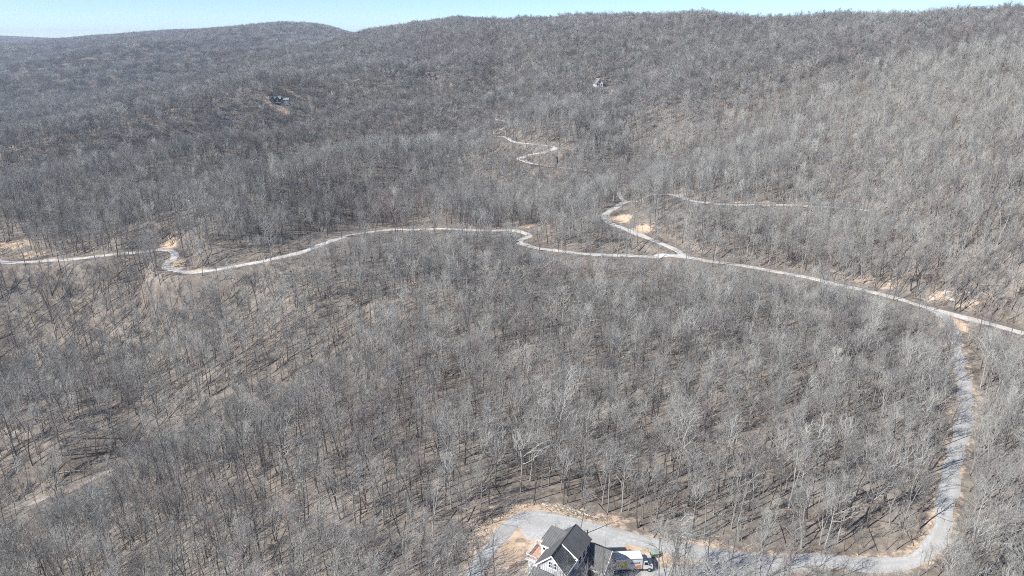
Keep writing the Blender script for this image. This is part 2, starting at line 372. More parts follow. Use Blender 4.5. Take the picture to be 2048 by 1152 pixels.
# road centre lines on the ground (x, y): object name, width, material, line
ROADS = [('gravel_road', 3.6, 'pale_gravel', [(171.8, 204.1), (164.5, 211.7), (153.4, 221.6), (142.7, 234.5), (131.8, 250.1), (118.5, 265.5), (101.9, 277.6), (86.4, 284.0), (76.8, 289.4), (57.6, 293.6), (35.2, 294.6), (17.6, 302.5), (8.5, 308.5), (3.8, 314.1), (5.4, 320.2), (8.9, 324.8), (5.3, 331.4), (-1.0, 335.5), (-23.8, 334.2), (-45.4, 345.1), (-64.7, 350.5), (-76.8, 333.5), (-86.0, 310.5), (-95.3, 293.9), (-106.5, 286.5), (-120.2, 281.6), (-133.9, 277.6), (-142.8, 278.1), (-149.5, 281.2), (-152.0, 285.9), (-149.7, 287.7), (-152.3, 295.3), (-161.9, 303.2), (-174.6, 298.5), (-186.4, 295.0), (-198.1, 295.2), (-209.5, 294.9), (-219.8, 293.3), (-228.5, 293.0), (-248.7, 304.4)], 'pale winding gravel road across the middle of the slope'), ('hillside_road', 3.7, 'pale_gravel', [(77.2, 289.0), (73.4, 299.5), (68.9, 305.6), (61.0, 314.4), (53.9, 322.8), (48.9, 330.8), (46.7, 339.3), (49.3, 347.7), (56.8, 360.2), (63.6, 374.6), (74.2, 375.6), (84.1, 364.1), (91.8, 346.4), (101.0, 341.8), (115.6, 339.6), (131.4, 341.2), (147.4, 342.6), (165.8, 337.9), (175.0, 326.6)], 'pale gravel road climbing from the junction around a bend'), ('switchback_road', 3.4, 'pale_gravel', [(63.6, 374.6), (69.7, 452.9), (57.9, 474.8), (33.2, 472.2), (12.5, 475.9), (4.2, 482.4), (9.2, 485.6), (21.6, 487.9), (31.6, 494.4), (29.2, 497.9), (13.0, 500.3), (-1.5, 515.8), (-14.7, 597.6), (-14.1, 610.3), (-7.0, 612.9), (-2.7, 622.9), (-8.7, 637.6), (-20.7, 657.3)], 'pale switchback road zigzagging up the far slope'), ('house_driveway', 3.5, 'gravel', [(149.3, 224.3), (149.6, 217.2), (146.7, 207.5), (138.0, 190.4), (130.2, 175.1), (121.7, 160.7), (113.6, 150.0), (105.5, 139.2), (97.5, 128.5), (91.3, 119.5), (86.1, 112.6), (81.9, 108.7), (76.8, 106.3), (70.5, 106.2), (61.0, 106.7), (51.3, 107.0), (41.7, 107.6), (35.2, 108.9), (28.6, 110.7), (23.0, 113.0), (17.2, 115.7), (11.1, 117.9), (6.4, 118.7), (2.5, 118.4), (-0.2, 116.2), (-2.4, 112.3), (-4.3, 108.2), (-6.4, 103.7), (-8.2, 99.7)], 'grey gravel driveway curving round to the house'), ('truck_driveway', 4.2, 'gravel', [(56.2, 106.8), (49.3, 104.2), (41.3, 102.9), (33.6, 102.5), (26.0, 102.4), (19.4, 102.5)], 'grey gravel spur below the driveway where the truck stands'), ('ravine_track', 2.2, 'track', [(-175.5, 185.3), (-166.6, 187.5), (-157.0, 189.1), (-149.3, 191.1), (-143.4, 195.6), (-138.1, 200.1), (-135.0, 203.0)], 'grey track along the ravine at lower left')]

def spline(pts, step):
    """Catmull-Rom through the points, resampled at an even step"""
    p = np.array(pts, float)
    q = np.vstack([2 * p[0] - p[1], p, 2 * p[-1] - p[-2]])
    out = []
    for i in range(1, len(q) - 2):
        t = np.linspace(0, 1, 12, endpoint=False)[:, None]
        a, b, c, d = q[i - 1], q[i], q[i + 1], q[i + 2]
        out.append(.5 * (2 * b + (c - a) * t + (2 * a - 5 * b + 4 * c - d) * t * t + (3 * b - a - 3 * c + d) * t ** 3))
    out = np.vstack(out + [p[-1:]])
    s = np.r_[0, np.cumsum(np.hypot(*np.diff(out, axis=0).T))]
    n = max(3, int(s[-1] / step)); u = np.linspace(0, s[-1], n)
    return np.c_[np.interp(u, s, out[:, 0]), np.interp(u, s, out[:, 1])]

def smooth(z, k):
    w = np.hanning(2 * k + 3)[1:-1]; w /= w.sum()
    return np.convolve(np.pad(z, k, mode='edge'), w, mode='valid')

CLAY = np.zeros_like(H)
ROADLINES = []
for name, width, mat, pts, label in ROADS:
    ln = spline(pts, 1.5)
    zz = smooth(height(ln[:, 0], ln[:, 1]), 12)
    ROADLINES.append((name, width, mat, ln, zz, label))
# cut each road into the slope: level across its width, banks either side
for name, width, mat, ln, zz, label in ROADLINES:
    hw = width / 2
    lo = ln.min(0) - 20; hi = ln.max(0) + 20
    i0, i1 = np.searchsorted(gx, [lo[0], hi[0]]); j0, j1 = np.searchsorted(gy, [lo[1], hi[1]])
    i1 = min(i1, NX); j1 = min(j1, NY)
    X = VX[j0:j1, i0:i1]; Y = VY[j0:j1, i0:i1]
    best = np.full(X.shape, 1e9); bz = np.zeros(X.shape)
    for k in range(len(ln)):
        d = (X - ln[k, 0]) ** 2 + (Y - ln[k, 1]) ** 2
        m = d < best; best[m] = d[m]; bz[m] = zz[k]
    dist = np.sqrt(best)
    cell = np.maximum(np.hypot(X, Y) * .009, 1.5)
    w = np.clip((hw + 1.0 + cell + 7 - dist) / 7, 0, 1); w = w * w * (3 - 2 * w)
    H[j0:j1, i0:i1] = H[j0:j1, i0:i1] * (1 - w) + bz * w
    near = name in ("house_driveway", "truck_driveway")
    c = np.clip((hw + (3.4 if near else 3.0) - dist) / 3.0, 0, 1) * (.5 if near else (0 if name == 'ravine_track' else .38))
    CLAY[j0:j1, i0:i1] = np.maximum(CLAY[j0:j1, i0:i1], c)

# level pad under the house
HOUSE_O = Vector((6.84, 95.15, -93.0)); HA = Vector((.515, .857, 0)); HB = Vector((.857, -.515, 0))
PAD_Z = -94.35
pa = (VX - HOUSE_O.x) * HA.x + (VY - HOUSE_O.y) * HA.y; pb = (VX - HOUSE_O.x) * HB.x + (VY - HOUSE_O.y) * HB.y
pd = np.maximum(np.maximum(np.abs(pa - 4.5) - 9.0, np.abs(pb - .5) - 9.5), 0)
w = np.clip(1 - pd / 5, 0, 1); w = w * w * (3 - 2 * w)
H[:] = H * (1 - w) + PAD_Z * w
CLAY = np.maximum(CLAY, np.clip(1 - pd / 4, 0, 1) * .95)
# bare banks, graded soil and clearings: centre x, y, radius x, radius y, strength
for (cx, cy, rx, ry, st) in [(-1.9, 107.3, 5, 6, 0.9), (4.2, 114.0, 5, 3, 0.9), (24.4, 109.4, 6, 2, 0.9), (31.4, 107.4, 8, 2.2, 0.9), (-4.0, 116.2, 5, 4, 0.85), (7.1, 120.7, 9, 2.5, 0.9), (-0.4, 120.8, 5, 2.5, 0.85), (18.5, 118.2, 7, 2, 0.85), (-6.3, 109.8, 3, 5, 0.8), (35.7, 111.2, 8, 1.5, 0.7), (54.6, 336.6, 7, 6, 0.9), (63.4, 321.8, 6, 5, 0.8), (6.8, 345.3, 6, 6, 0.68), (-1.1, 359.1, 6, 5, 0.58), (-45.5, 368.9, 9, 5, 0.58), (-57.9, 377.2, 8, 5, 0.55), (-161.6, 308.4, 5, 6, 0.68), (-146.4, 283.2, 4, 5, 0.68), (-135.9, 280.5, 8, 3, 0.58), (-242.1, 316.2, 14, 8, 0.62), (-222.6, 301.7, 9, 5, 0.5), (-210.6, 296.3, 3, 3, 0.8), (149.9, 213.9, 5, 6, 0.9), (139.0, 255.4, 6, 4, 0.5), (145.5, 247.4, 7, 4, 0.5), (154.5, 233.4, 8, 4, 0.52), (89.9, 360.6, 6, 5, 0.75), (117.4, 345.4, 8, 3, 0.6), (130.4, 345.8, 9, 3, 0.7), (164.5, 226.5, 12, 4, 0.45), (128.9, 169.2, 3, 6, 0.7), (117.8, 158.0, 3, 5, 0.7), (-238.3, 714.9, 15, 9, 0.75), (-228.2, 747.2, 16, 5, 0.75), (-251.8, 711.4, 6, 4, 0.5), (-81.9, 839.9, 14, 4, 0.58), (-69.2, 826.5, 8, 5, 0.6), (93.7, 714.4, 12, 8, 0.85), (18.1, 486.5, 9, 4, 0.7), (38.2, 495.9, 10, 5, 0.6), (-70.9, 773.6, 12, 8, 0.7), (-18.6, 64.3, 25, 25, 0.8), (-118.1, 281.4, 6, 2, 0.6), (-104.1, 282.1, 5, 2, 0.6)]:
    d = np.hypot((VX - cx) / rx, (VY - cy) / ry)
    CLAY = np.maximum(CLAY, np.clip(1.35 - d * .85, 0, 1) * st)

idx = np.arange(NX * NY).reshape(NY, NX)
quads = np.stack([idx[:-1, :-1], idx[:-1, 1:], idx[1:, 1:], idx[1:, :-1]], -1).reshape(-1, 4)
me = mesh_np("hillside", np.stack([VX, VY, H], -1).reshape(-1, 3), quads.ravel(), np.full(len(quads), 4), [M["ground"]], smooth=True)
a_ = me.attributes.new("clay", 'FLOAT', 'POINT'); a_.data.foreach_set("value", CLAY.ravel().astype(np.float32))
ground = link(bpy.data.objects.new("hillside", me)); tag(ground, "brown leaf-littered mountainside under the bare trees", kind="structure")

# road surfaces: gravel ribbons just proud of the graded bed
NOSEAM = random.Random(4)
ROAD_SAMPLES = []
for name, width, mat, ln, zz, label in ROADLINES:
    t = np.gradient(ln, axis=0); t /= np.hypot(t[:, 0], t[:, 1])[:, None]; nrm = np.c_[-t[:, 1], t[:, 0]]
    far = np.hypot(ln[:, 0], ln[:, 1])
    lift = .07 + np.clip(far - 260, 0, None) * .0012
    offs = np.array([-.5, -.33, -.2, 0, .2, .33, .5]); V = []
    rng = np.random.default_rng(len(name)); edge = smooth(rng.normal(0, 1, len(ln)), 3) * .8
    edge2 = smooth(rng.normal(0, 1, len(ln)), 3) * .8
    for k, o in enumerate(offs):
        wv = o * width * np.ones(len(ln))
        if k == 0: wv = wv - edge
        if k == 6: wv = wv + edge2
        px = ln[:, 0] + nrm[:, 0] * wv; py = ln[:, 1] + nrm[:, 1] * wv
        V.append(np.c_[px, py, height(px, py) + lift * (.25 if k in (0, 6) else 1) + .04 * (1 - (2 * o) ** 2)])
    V = np.stack(V, 1); n = len(ln)
    ii = np.arange(n * 7).reshape(n, 7)
    q = np.stack([ii[:-1, :-1], ii[1:, :-1], ii[1:, 1:], ii[:-1, 1:]], -1).reshape(-1, 4)
    ro = link(bpy.data.objects.new(name, mesh_np(name, V.reshape(-1, 3), q[:, ::-1].ravel(), np.full(len(q), 4), [M[mat]], smooth=True)))
    at_ = ro.data.attributes.new("track", 'FLOAT', 'POINT'); at_.data.foreach_set("value", np.tile(np.array([1, .35, 0, .7, 0, .35, 1.], np.float32), n))
    tag(ro, label, kind="structure")
    ROAD_SAMPLES.append((name, np.c_[ln, zz]))
# gravel turning area behind the house
pad_pts = [(1.1, 115.5), (3.8, 117.5), (9.0, 118.1), (14.1, 116.5), (20.6, 114.0), (23.2, 111.4), (20.9, 109.1), (16.4, 109.5), (9.7, 112.1), (3.6, 111.3)]
pl = spline(pad_pts + [pad_pts[0]], 1.2)[:-1]
c = pl.mean(0); rings = []
for s in (1.0, .8, .6, .4, .2):
    p = c + (pl - c) * s; rings.append(np.c_[p, height(p[:, 0], p[:, 1]) + (.03 if s == 1 else .13)])
V = np.vstack(rings + [np.array([[c[0], c[1], hz(*c) + .13]])]); n = len(pl); fl = []; sz = []
for r in range(4):
    for k in range(n):
        j = (k + 1) % n; fl += [r * n + k, r * n + j, (r + 1) * n + j, (r + 1) * n + k]; sz.append(4)
for k in range(n):
    fl += [4 * n + k, 4 * n + (k + 1) % n, 5 * n]; sz.append(3)
po = link(bpy.data.objects.new("gravel_pad", mesh_np("gravel_pad", V, fl, sz, [M["gravel"]], smooth=True)))
tag(po, "grey gravel turning area behind the grey-roofed house", kind="structure")
# ------------------------------------------------------------------ house at the end of the driveway
def window(parent, x, y, z, w, h, axis, out, muntin=True):
    """framed window in a wall: axis 'x' = wall runs along x (faces out*y), axis 'y' = wall runs along y (faces out*x)"""
    fr = MB(); t = .09; d = .10
    def bx(m, u0, u1, z0, z1, d0, d1):
        d0, d1 = sorted((d0 * out, d1 * out))
        if axis == 'x': m.box(x + u0, x + u1, y + d0, y + d1, z + z0, z + z1)
        else: m.box(x + d0, x + d1, y + u0, y + u1, z + z0, z + z1)
    bx(fr, -w / 2 - t, w / 2 + t, h / 2, h / 2 + t, .003, d); bx(fr, -w / 2 - t, w / 2 + t, -h / 2 - t, -h / 2, .003, d + .03)
    bx(fr, -w / 2 - t, -w / 2, -h / 2, h / 2, .003, d); bx(fr, w / 2, w / 2 + t, -h / 2, h / 2, .003, d)
    if muntin: bx(fr, -w / 2, w / 2, -.025, .025, .03, .07)
    f = fr.build("window", M["white_trim"], parent)
    g = MB(); bx(g, -w / 2 + .002, w / 2 - .002, -h / 2 + .002, h / 2 - .002, .004, .028)
    g.build("pane", M["glass"], f)
    return f

house = empty("house", HOUSE_O, -math.atan2(.515, .857))
tag(house, "two-storey house with dark grey metal roof and white trim beside the gravel turnaround", "house")
G0 = -1.7
MB().box(-3.3, 3.1, -1.3, 9.4, G0, -1.0).build("foundation", M["stone"], house)
w = MB().box(-3.2, 3.0, -1.2, 9.3, -1.0, 4.2)
wall_lo = w.build("wall", M["grey_wall"], house); wall_lo["label"] = "grey board and batten lower walls"
bt = MB()
x = -3.1
while x < 3.0:
    bt.box(x - .03, x + .03, -1.25, -1.203, -.95, 4.1); x += .42
y = -1.0
while y < 9.2:
    bt.box(-3.25, -3.203, y - .03, y + .03, -.95, 4.1); bt.box(3.003, 3.05, y - .03, y + .03, -.95, 4.1); y += .42
bt.build("batten", M["grey_wall"], wall_lo)
up = MB().prism([(-2.4, .35, 4.2), (2.4, .35, 4.2), (2.4, .35, 6.35), (0, .35, 8.72), (-2.4, .35, 6.35)], (0, 8.9, 0))
wall_up = up.build("wall", M["pale_wall"], house); wall_up["label"] = "pale grey upper gable wall"
bt = MB(); x = -2.3
while x < 2.35:
    bt.box(x - .025, x + .025, .305, .347, 4.25, 8.6 - abs(x)); x += .4
bt.build("batten", M["pale_wall"], wall_up)
# main roof
rf = MB().slab([(-3.5, 9.6, 5.5), (-3.5, 0, 5.5), (0, 0, 9.0), (0, 9.6, 9.0)], .16, .45)
rf.slab([(2.9, 0, 6.1), (2.9, 9.6, 6.1), (0, 9.6, 9.0), (0, 0, 9.0)], .16, .45)
roof = rf.build("roof", M["metal_roof"], house)
MB().prism([(-.22, -.03, 8.86), (0, -.03, 9.09), (.22, -.03, 8.86), (0, -.03, 8.95)], (0, 9.66, 0)).build("ridge_shade_strip", M["dark_metal"], roof)  # dark strip laid along the ridge to paint the shading there
tr = MB()
for sx, ex, ez in ((-1, -3.52, 5.45), (1, 2.92, 6.05)):
    tr.prism([(0, -.07, 9.04), (ex, -.07, ez), (ex, -.07, ez - .3), (0, -.07, 8.70)], (0, .06, 0))
    tr.prism([(0, 9.62, 9.04), (ex, 9.62, ez), (ex, 9.62, ez - .3), (0, 9.62, 8.70)], (0, .06, 0))
tr.box(-3.58, -3.51, 0, 9.6, 5.2, 5.46); tr.box(2.91, 2.98, 0, 9.6, 5.8, 6.06)
tr.build("rake_trim", M["white_trim"], roof)
window(house, -.35, .35, 6.75, .62, 1.25, 'x', -1); window(house, .6, .35, 6.75, .62, 1.25, 'x', -1)
window(house, -2.45, -1.2, 2.6, .9, 1.3, 'x', -1); window(house, 1.4, -1.2, 2.4, 1.5, 1.3, 'x', -1)
window(house, -.6, -1.2, 2.4, 1.0, 1.3, 'x', -1)
for yy in (.8, 3.0): window(house, -3.2, yy, 2.4, 1.0, 1.3, 'y', -1)
for yy in (1.2, 4.0, 7.0): window(house, 3.0, yy, 2.2, 1.1, 1.4, 'y', 1)
MB().box(.25, 1.2, -1.31, -1.203, -1.0, 1.3).build("door", M["dark_metal"], house)
# front porch roofs
pr = MB().slab([(-3.7, -2.3, 3.85), (.35, -2.3, 3.85), (.35, .3, 4.95), (-3.7, .3, 4.95)], .12, .4)
pr.build("porch_roof", M["metal_roof"], house)
MB().box(-3.72, .37, -2.37, -2.305, 3.62, 3.86).build("fascia", M["white_trim"], house)
hip = MB()
hp = [(.5, -3.2, 3.7), (3.5, -3.2, 3.7), (3.5, .3, 3.7), (.5, .3, 3.7)]; r1, r2 = (2.0, -1.7, 5.0), (2.0, .3, 5.0)
hip.slab([hp[0], hp[1], r1, r1], .1); hip.slab([hp[1], hp[2], r2, r1], .1, .4); hip.slab([hp[3], hp[0], r1, r2], .1, .4)
hip.build("porch_roof", M["metal_roof"], house)
for xx, yy in ((.65, -3.05), (3.35, -3.05), (-3.5, -2.15)):
    MB().box(xx - .1, xx + .1, yy - .1, yy + .1, G0, 3.66).build("post", M["white_trim"], house)
# left wing: hip roof behind, long seamed plane in front of it, white wall and window band below
lw = MB().prism([(-4.7, 5.0, G0), (-2.39, 5.0, G0), (-2.39, 8.6, G0), (-4.7, 8.6, G0)], (0, 0, 7.6))
lwall = lw.build("wall", M["white_wall"], house); lwall["label"] = "white wing wall above the deck"
hp = MB()
A_, B_, C_, D_ = (-5.2, 5.9, 6.1), (-5.2, 9.1, 6.1), (-3.9, 7.5, 8.6), (0, 7.5, 8.6)
hp.slab([B_, A_, C_, C_], .12, .5); hp.slab([A_, (0, 5.9, 6.6), D_, C_], .12, .5); hp.slab([(0, 9.1, 6.3), B_, C_, D_], .12, .5)
hp.build("wing_roof", M["metal_roof"], house)
MB().slab([(-4.6, 4.5, 6.15), (-1.3, 4.5, 6.15), (-.45, 7.0, 8.42), (-3.7, 7.0, 8.42)], .14, .4).build("dormer_roof", M["metal_roof"], house)
MB().prism([(-4.62, 4.43, 6.2), (-1.28, 4.43, 6.2), (-1.28, 4.43, 5.95), (-4.62, 4.43, 5.95)], (0, .065, 0)).build("fascia", M["white_trim"], house)
MB().box(-4.55, -1.5, 4.75, 4.99, 4.2, 6.0).build("wall", M["white_wall"], house)
for xx in (-3.9, -3.2): window(house, xx, 4.75, 5.35, .5, .6, 'x', -1, False)
# deck with white rails
dk = MB()
for k in range(14):
    dk.box(-6.9 + k * .163, -6.9 + k * .163 + .15, 3.2, 7.4, 3.05, 3.12)
dk.build("deck", M["deck"], house)
db = MB().box(-6.95, -4.62, 3.12, 7.48, 2.75, 3.045); db.build("deck_frame", M["white_trim"], house)
MB().box(-6.7, -4.72, 3.6, 7.3, G0, 2.745).build("wall", M["white_wall"], house)
rl = MB()
for (xa, ya, xb, yb) in ((-6.9, 3.17, -4.7, 3.17), (-6.9, 3.17, -6.9, 7.43), (-6.9, 7.43, -4.75, 7.43)):
    rl.tube((xa, ya, 4.08), (xb, yb, 4.08), .05, n=6); rl.tube((xa, ya, 3.25), (xb, yb, 3.25), .035, n=6)
    L = math.hypot(xb - xa, yb - ya); k = int(L / .16)
    for q in range(k + 1):
        t = q / k; r = .05 if q in (0, k) else .02
        rl.tube((xa + (xb - xa) * t, ya + (yb - ya) * t, 3.12), (xa + (xb - xa) * t, ya + (yb - ya) * t, 4.08), r, n=4)
rl.build("deck_rail", M["white_trim"], house)
# right shed dormer with white rake and cheek
MB().slab([(3.35, 3.7, 6.95), (3.35, 9.75, 6.95), (.12, 9.75, 9.0), (.12, 3.7, 9.0)], .14, .45).build("dormer_roof", M["metal_roof"], house)
MB().prism([(.12, 3.62, 9.03), (3.4, 3.62, 6.97), (3.4, 3.62, 6.72), (.12, 3.62, 8.78)], (0, .06, 0)).build("rake_trim", M["white_trim"], house)
MB().prism([(.5, 4.05, 8.35), (3.0, 4.05, 6.9), (3.0, 4.05, 4.2), (2.45, 4.05, 4.2), (2.45, 4.05, 6.4)], (0, 5.4, 0)).build("wall", M["white_wall"], house)
for yy in (5.2, 7.0, 8.6): window(house, 3.0, yy, 5.6, 1.1, 1.4, 'y', 1)
window(house, 2.72, 4.05, 6.55, .34, .4, 'x', -1, False)
# right wing (garage) with lower gable
MB().prism([(3.0, 7.1, G0), (3.0, 12.5, G0), (3.0, 12.5, 3.6), (3.0, 9.8, 5.75), (3.0, 7.1, 3.6)], (3.9, 0, 0)).build("wall", M["grey_wall"], house)
gr = MB().slab([(2.6, 6.6, 3.4), (7.3, 6.6, 3.4), (7.3, 9.8, 6.0), (2.6, 9.8, 6.0)], .14, .45)
gr.slab([(7.3, 13.0, 3.4), (2.6, 13.0, 3.4), (2.6, 9.8, 6.0), (7.3, 9.8, 6.0)], .14, .45)
gr.build("garage_roof", M["metal_roof"], house)
gt = MB()
for e in (6.58, 13.02): gt.prism([(7.31, 9.8, 6.05), (7.31, e, 3.45), (7.31, e, 3.18), (7.31, 9.8, 5.72)], (.06, 0, 0))
gt.build("rake_trim", M["white_trim"], house)
MB().box(6.903, 6.98, 8.3, 11.3, -1.3, 1.3).build("garage_door", M["white_trim"], house)
MB().box(4.0, 5.9, 7.0, 7.097, -1.0, 2.3).build("door", M["dark_metal"], house)
window(house, 5.0, 7.1, 3.0, 1.0, .6, 'x', -1, False)
MB().box(1.5, 2.1, 9.9, 10.5, 5.0, 8.2).build("chimney", M["stone"], house)
MB().tube((1.9, 2.2, 6.9), (1.9, 2.2, 7.6), .07).build("vent_pipe", M["dark_metal"], roof)

# ------------------------------------------------------------------ box truck
TZ = hz(23, 103) + .10
truck = empty("box_truck", (19.35, 103.2, TZ), math.atan2(.55, 7.1))
tag(truck, "white moving truck with yellow side print parked nose out beside the house", "truck")
bx = MB().box(0, 5.05, -1.12, 1.12, .95, 3.25); body = bx.build("cargo_box", M["truck_white"], truck, .04)
rd = MB()
for xx in (0, 5.05):
    rd.box(xx - .03, xx + .03, -1.16, 1.16, 3.1, 3.29)
rd.box(0, 5.05, -1.16, -1.121, 3.12, 3.29); rd.box(0, 5.05, 1.121, 1.16, 3.12, 3.29); rd.box(0, 5.05, -1.16, -1.121, .92, 1.04)
rd.build("edge_rail", M["chrome"], body)
MB().box(.35, 2.15, -1.128, -1.122, 1.35, 2.75).build("yellow_print", M["truck_yellow"], body)
MB().box(2.6, 4.75, -1.128, -1.122, 1.9, 2.75).build("blue_print", M["truck_blue"], body)
MB().box(3.85, 4.85, -1.1285, -1.122, 1.05, 1.75).build("orange_print", M["truck_orange"], body)
lt = MB(); rr = random.Random(3); xx = 2.75
for _ in range(9):
    ww = rr.uniform(.1, .2); lt.box(xx, xx + ww, -1.133, -1.1282, 2.15, 2.15 + rr.uniform(.2, .34)); xx += ww + .05
lt.build("lettering", M["dark_metal"], body)
MB().box(-.03, -.003, -.98, .98, 1.05, 3.0).build("rear_door", M["chrome"], body)
MB().box(.05, 7.0, -.5, .5, .55, .9).build("chassis", M["dark_metal"], truck)
cab = MB().prism([(5.2, -1.0, .6), (7.15, -1.0, .6), (7.2, -1.0, 1.05), (7.1, -1.0, 1.4), (6.45, -1.0, 1.55), (6.05, -1.0, 2.35), (5.25, -1.0, 2.4)], (0, 2.0, 0)).build("cab", M["truck_white"], truck, .05)
MB().prism([(6.50, -.85, 1.575), (6.11, -.85, 2.30), (6.11, .85, 2.30), (6.50, .85, 1.575)], (.045, 0, .03)).build("windscreen", M["glass"], cab)
for s in (-1, 1):
    ys = 1.0 * s
    MB().prism([(5.45, ys, 1.58), (6.3, ys, 1.58), (5.98, ys, 2.22), (5.45, ys, 2.25)], (0, .015 * s, 0)).build("side_window", M["glass"], cab)
    MB().box(6.35, 6.5, ys * 1.05 - .06 + .1 * s, ys * 1.05 + .06 + .1 * s, 1.55, 1.85).build("mirror", M["dark_metal"], cab)
    MB().box(7.17, 7.23, .62 * s - .14, .62 * s + .14, .95, 1.12).build("headlight", M["chrome"], cab)
MB().box(7.16, 7.3, -1.0, 1.0, .5, .75).build("bumper", M["dark_metal"], cab)
MB().box(7.165, 7.21, -.42, .42, .8, 1.1).build("grille", M["dark_metal"], cab)
def wheel(parent, x, y, s, r=.42):
    t = MB().tube((x, y, r), (x, y + .28 * s, r), r, n=18).build("wheel", M["black"], parent, .03)
    MB().tube((x, y + .281 * s, r), (x, y + .30 * s, r), r * .55, n=14).build("rim", M["chrome"], t)
for x in (1.3, 6.45):
    wheel(truck, x, -.78, -1); wheel(truck, x, .78, 1)

# ------------------------------------------------------------------ utility box beside the driveway
ub = empty("utility_box", (27.8, 107.3, hz(27.8, 107.3)), math.radians(8))
tag(ub, "green metal utility box at the driveway edge beyond the truck", "utility box")
MB().box(-.85, .85, -.62, .62, -.05, .1).build("base", M["stone"], ub)
MB().prism([(-.75, -.5, .1), (-.75, .5, .1), (-.75, .5, 1.05), (-.75, -.5, .85)], (1.5, 0, 0)).build("cabinet", M["box_green"], ub, .03)
MB().prism([(-.8, -.56, .86), (-.8, .55, 1.07), (-.8, .55, 1.14), (-.8, -.56, .93)], (1.6, 0, 0)).build("lid", M["lid_green"], ub, .02)

# ------------------------------------------------------------------ felled trunks, boulders
def log_mesh(seed, L, r):
    rr = random.Random(seed); mb = MB(); p = Vector((0, 0, 0)); n = 6
    pts = [Vector((L * k / n - L / 2, rr.uniform(-.08, .08) * (1 if 0 < k < n else 0), rr.uniform(-.03, .03))) for k in range(n + 1)]
    for k in range(n):
        mb.tube(pts[k], pts[k + 1], r * (1 - .5 * k / n), r * (1 - .5 * (k + 1) / n), 9)
    for _ in range(2):
        k = rr.randrange(2, n); a = rr.uniform(0, 6.28)
        mb.tube(pts[k], pts[k] + Vector((.5, math.cos(a) * .6, abs(math.sin(a)) * .5)), r * .3, r * .15, 6)
    return mb
LOGS = [(14.3, 120.0, -0.51, 4.9, 0.2, 1, 0.25, 'long pale felled trunk on the bank behind the house, topmost of the pile'), (12.9, 120.5, -0.42, 4.6, 0.2, 1, 0, 'pale felled trunk at left of the log pile behind the house'), (14.4, 121.0, -0.62, 3.4, 0.16, 0, 0, 'dark felled trunk under the pale logs behind the house'), (17.9, 118.7, -0.3, 5.1, 0.18, 1, 0, 'pale trunk reaching right from the log pile towards the driveway'), (8.4, 121.8, -0.54, 4.3, 0.15, 1, 0, 'slim pale log left of the log pile above the turnaround'), (-1.0, 122.2, 0.49, 6.0, 0.2, 0, 0, 'dark log along the brushy bank left of the turnaround'), (-5.6, 117.4, 0.96, 5.2, 0.2, 0, 0, "dark log on the bank beside the driveway's outer curve"), (35.2, 112.7, -0.32, 4.1, 0.14, 1, 0, 'slim pale log on the bank above the driveway right of the house'), (40.4, 112.8, 0.06, 3.6, 0.13, 1, 0, 'short pale log near a tree above the driveway'), (-149.6, 200.5, 0.79, 11.0, 0.3, 0, 0, 'dark fallen trunk across the shaded ravine at far left'), (-148.2, 203.9, 0.44, 12.8, 0.3, 0, 0, 'long dark log beside the ravine bottom at far left'), (-151.9, 198.4, 0.3, 7.4, 0.22, 1, 0, 'pale fallen log in the ravine at far left'), (-144.4, 209.0, 0.29, 13.4, 0.28, 0, 0, 'dark log lying above the ravine among bare trunks')]
for k, (x, y, rz, L, r, tone, up, label) in enumerate(LOGS):
    dx, dy = math.cos(rz) * L / 2, math.sin(rz) * L / 2
    za, zb = hz(x - dx, y - dy), hz(x + dx, y + dy)
    lo = empty("fallen_log", (x, y, max((za + zb) / 2, hz(x, y)) + r * .9 + up), rz)
    lo.rotation_euler = (0, -math.atan2(zb - za, L), rz)
    tag(lo, label, "log", "felled trunks lying on the ground")
    log_mesh(k, L, r).build("trunk", M["log_pale" if tone else "log_dark"], lo)
    MB().tube((-L / 2 - .012, 0, 0), (-L / 2 - .002, 0, 0), r * .96, n=9).build("cut_end", M["cut_wood"], lo)

def boulder(seed, s):
    bm = bmesh.new(); bmesh.ops.create_icosphere(bm, subdivisions=3, radius=1.0)
    rr = random.Random(seed); dirs = [Vector((rr.gauss(0, 1), rr.gauss(0, 1), rr.gauss(0, 1))).normalized() for _ in range(9)]
    for v in bm.verts:
        d = v.co.normalized(); k = 1.0
        for q in dirs:
            k = min(k, .72 / max(d.dot(q), .01))
        v.co = Vector((d.x * s[0], d.y * s[1], d.z * s[2])) * k * (1 + rr.uniform(-.03, .03))
    me = bpy.data.meshes.new("boulder"); bm.to_mesh(me); bm.free(); me.materials.append(M["rock"]); return me
for k, (x, y, s, label) in enumerate([(158.3, 233.0, (1.6, 1.2, 1.3), 'tall pale boulder on the bank above the road at right'), (153.8, 232.7, (1.2, 1.0, 0.8), 'low dark boulder above the road at right, leftmost of the group'), (158.7, 229.8, (1.1, 0.9, 0.7), 'small pale boulder beside the tall one above the road'), (164.3, 230.8, (1.4, 1.1, 0.8), 'broad boulder right of the tall pale one above the road')]):
    b_ = link(bpy.data.objects.new("boulder", boulder(40 + k, s))); b_.location = (x, y, hz(x, y) + s[2] * .35); b_.rotation_euler = (0, 0, k * 1.3)
    tag(b_, label, "boulder", "pale boulders above the gravel road")

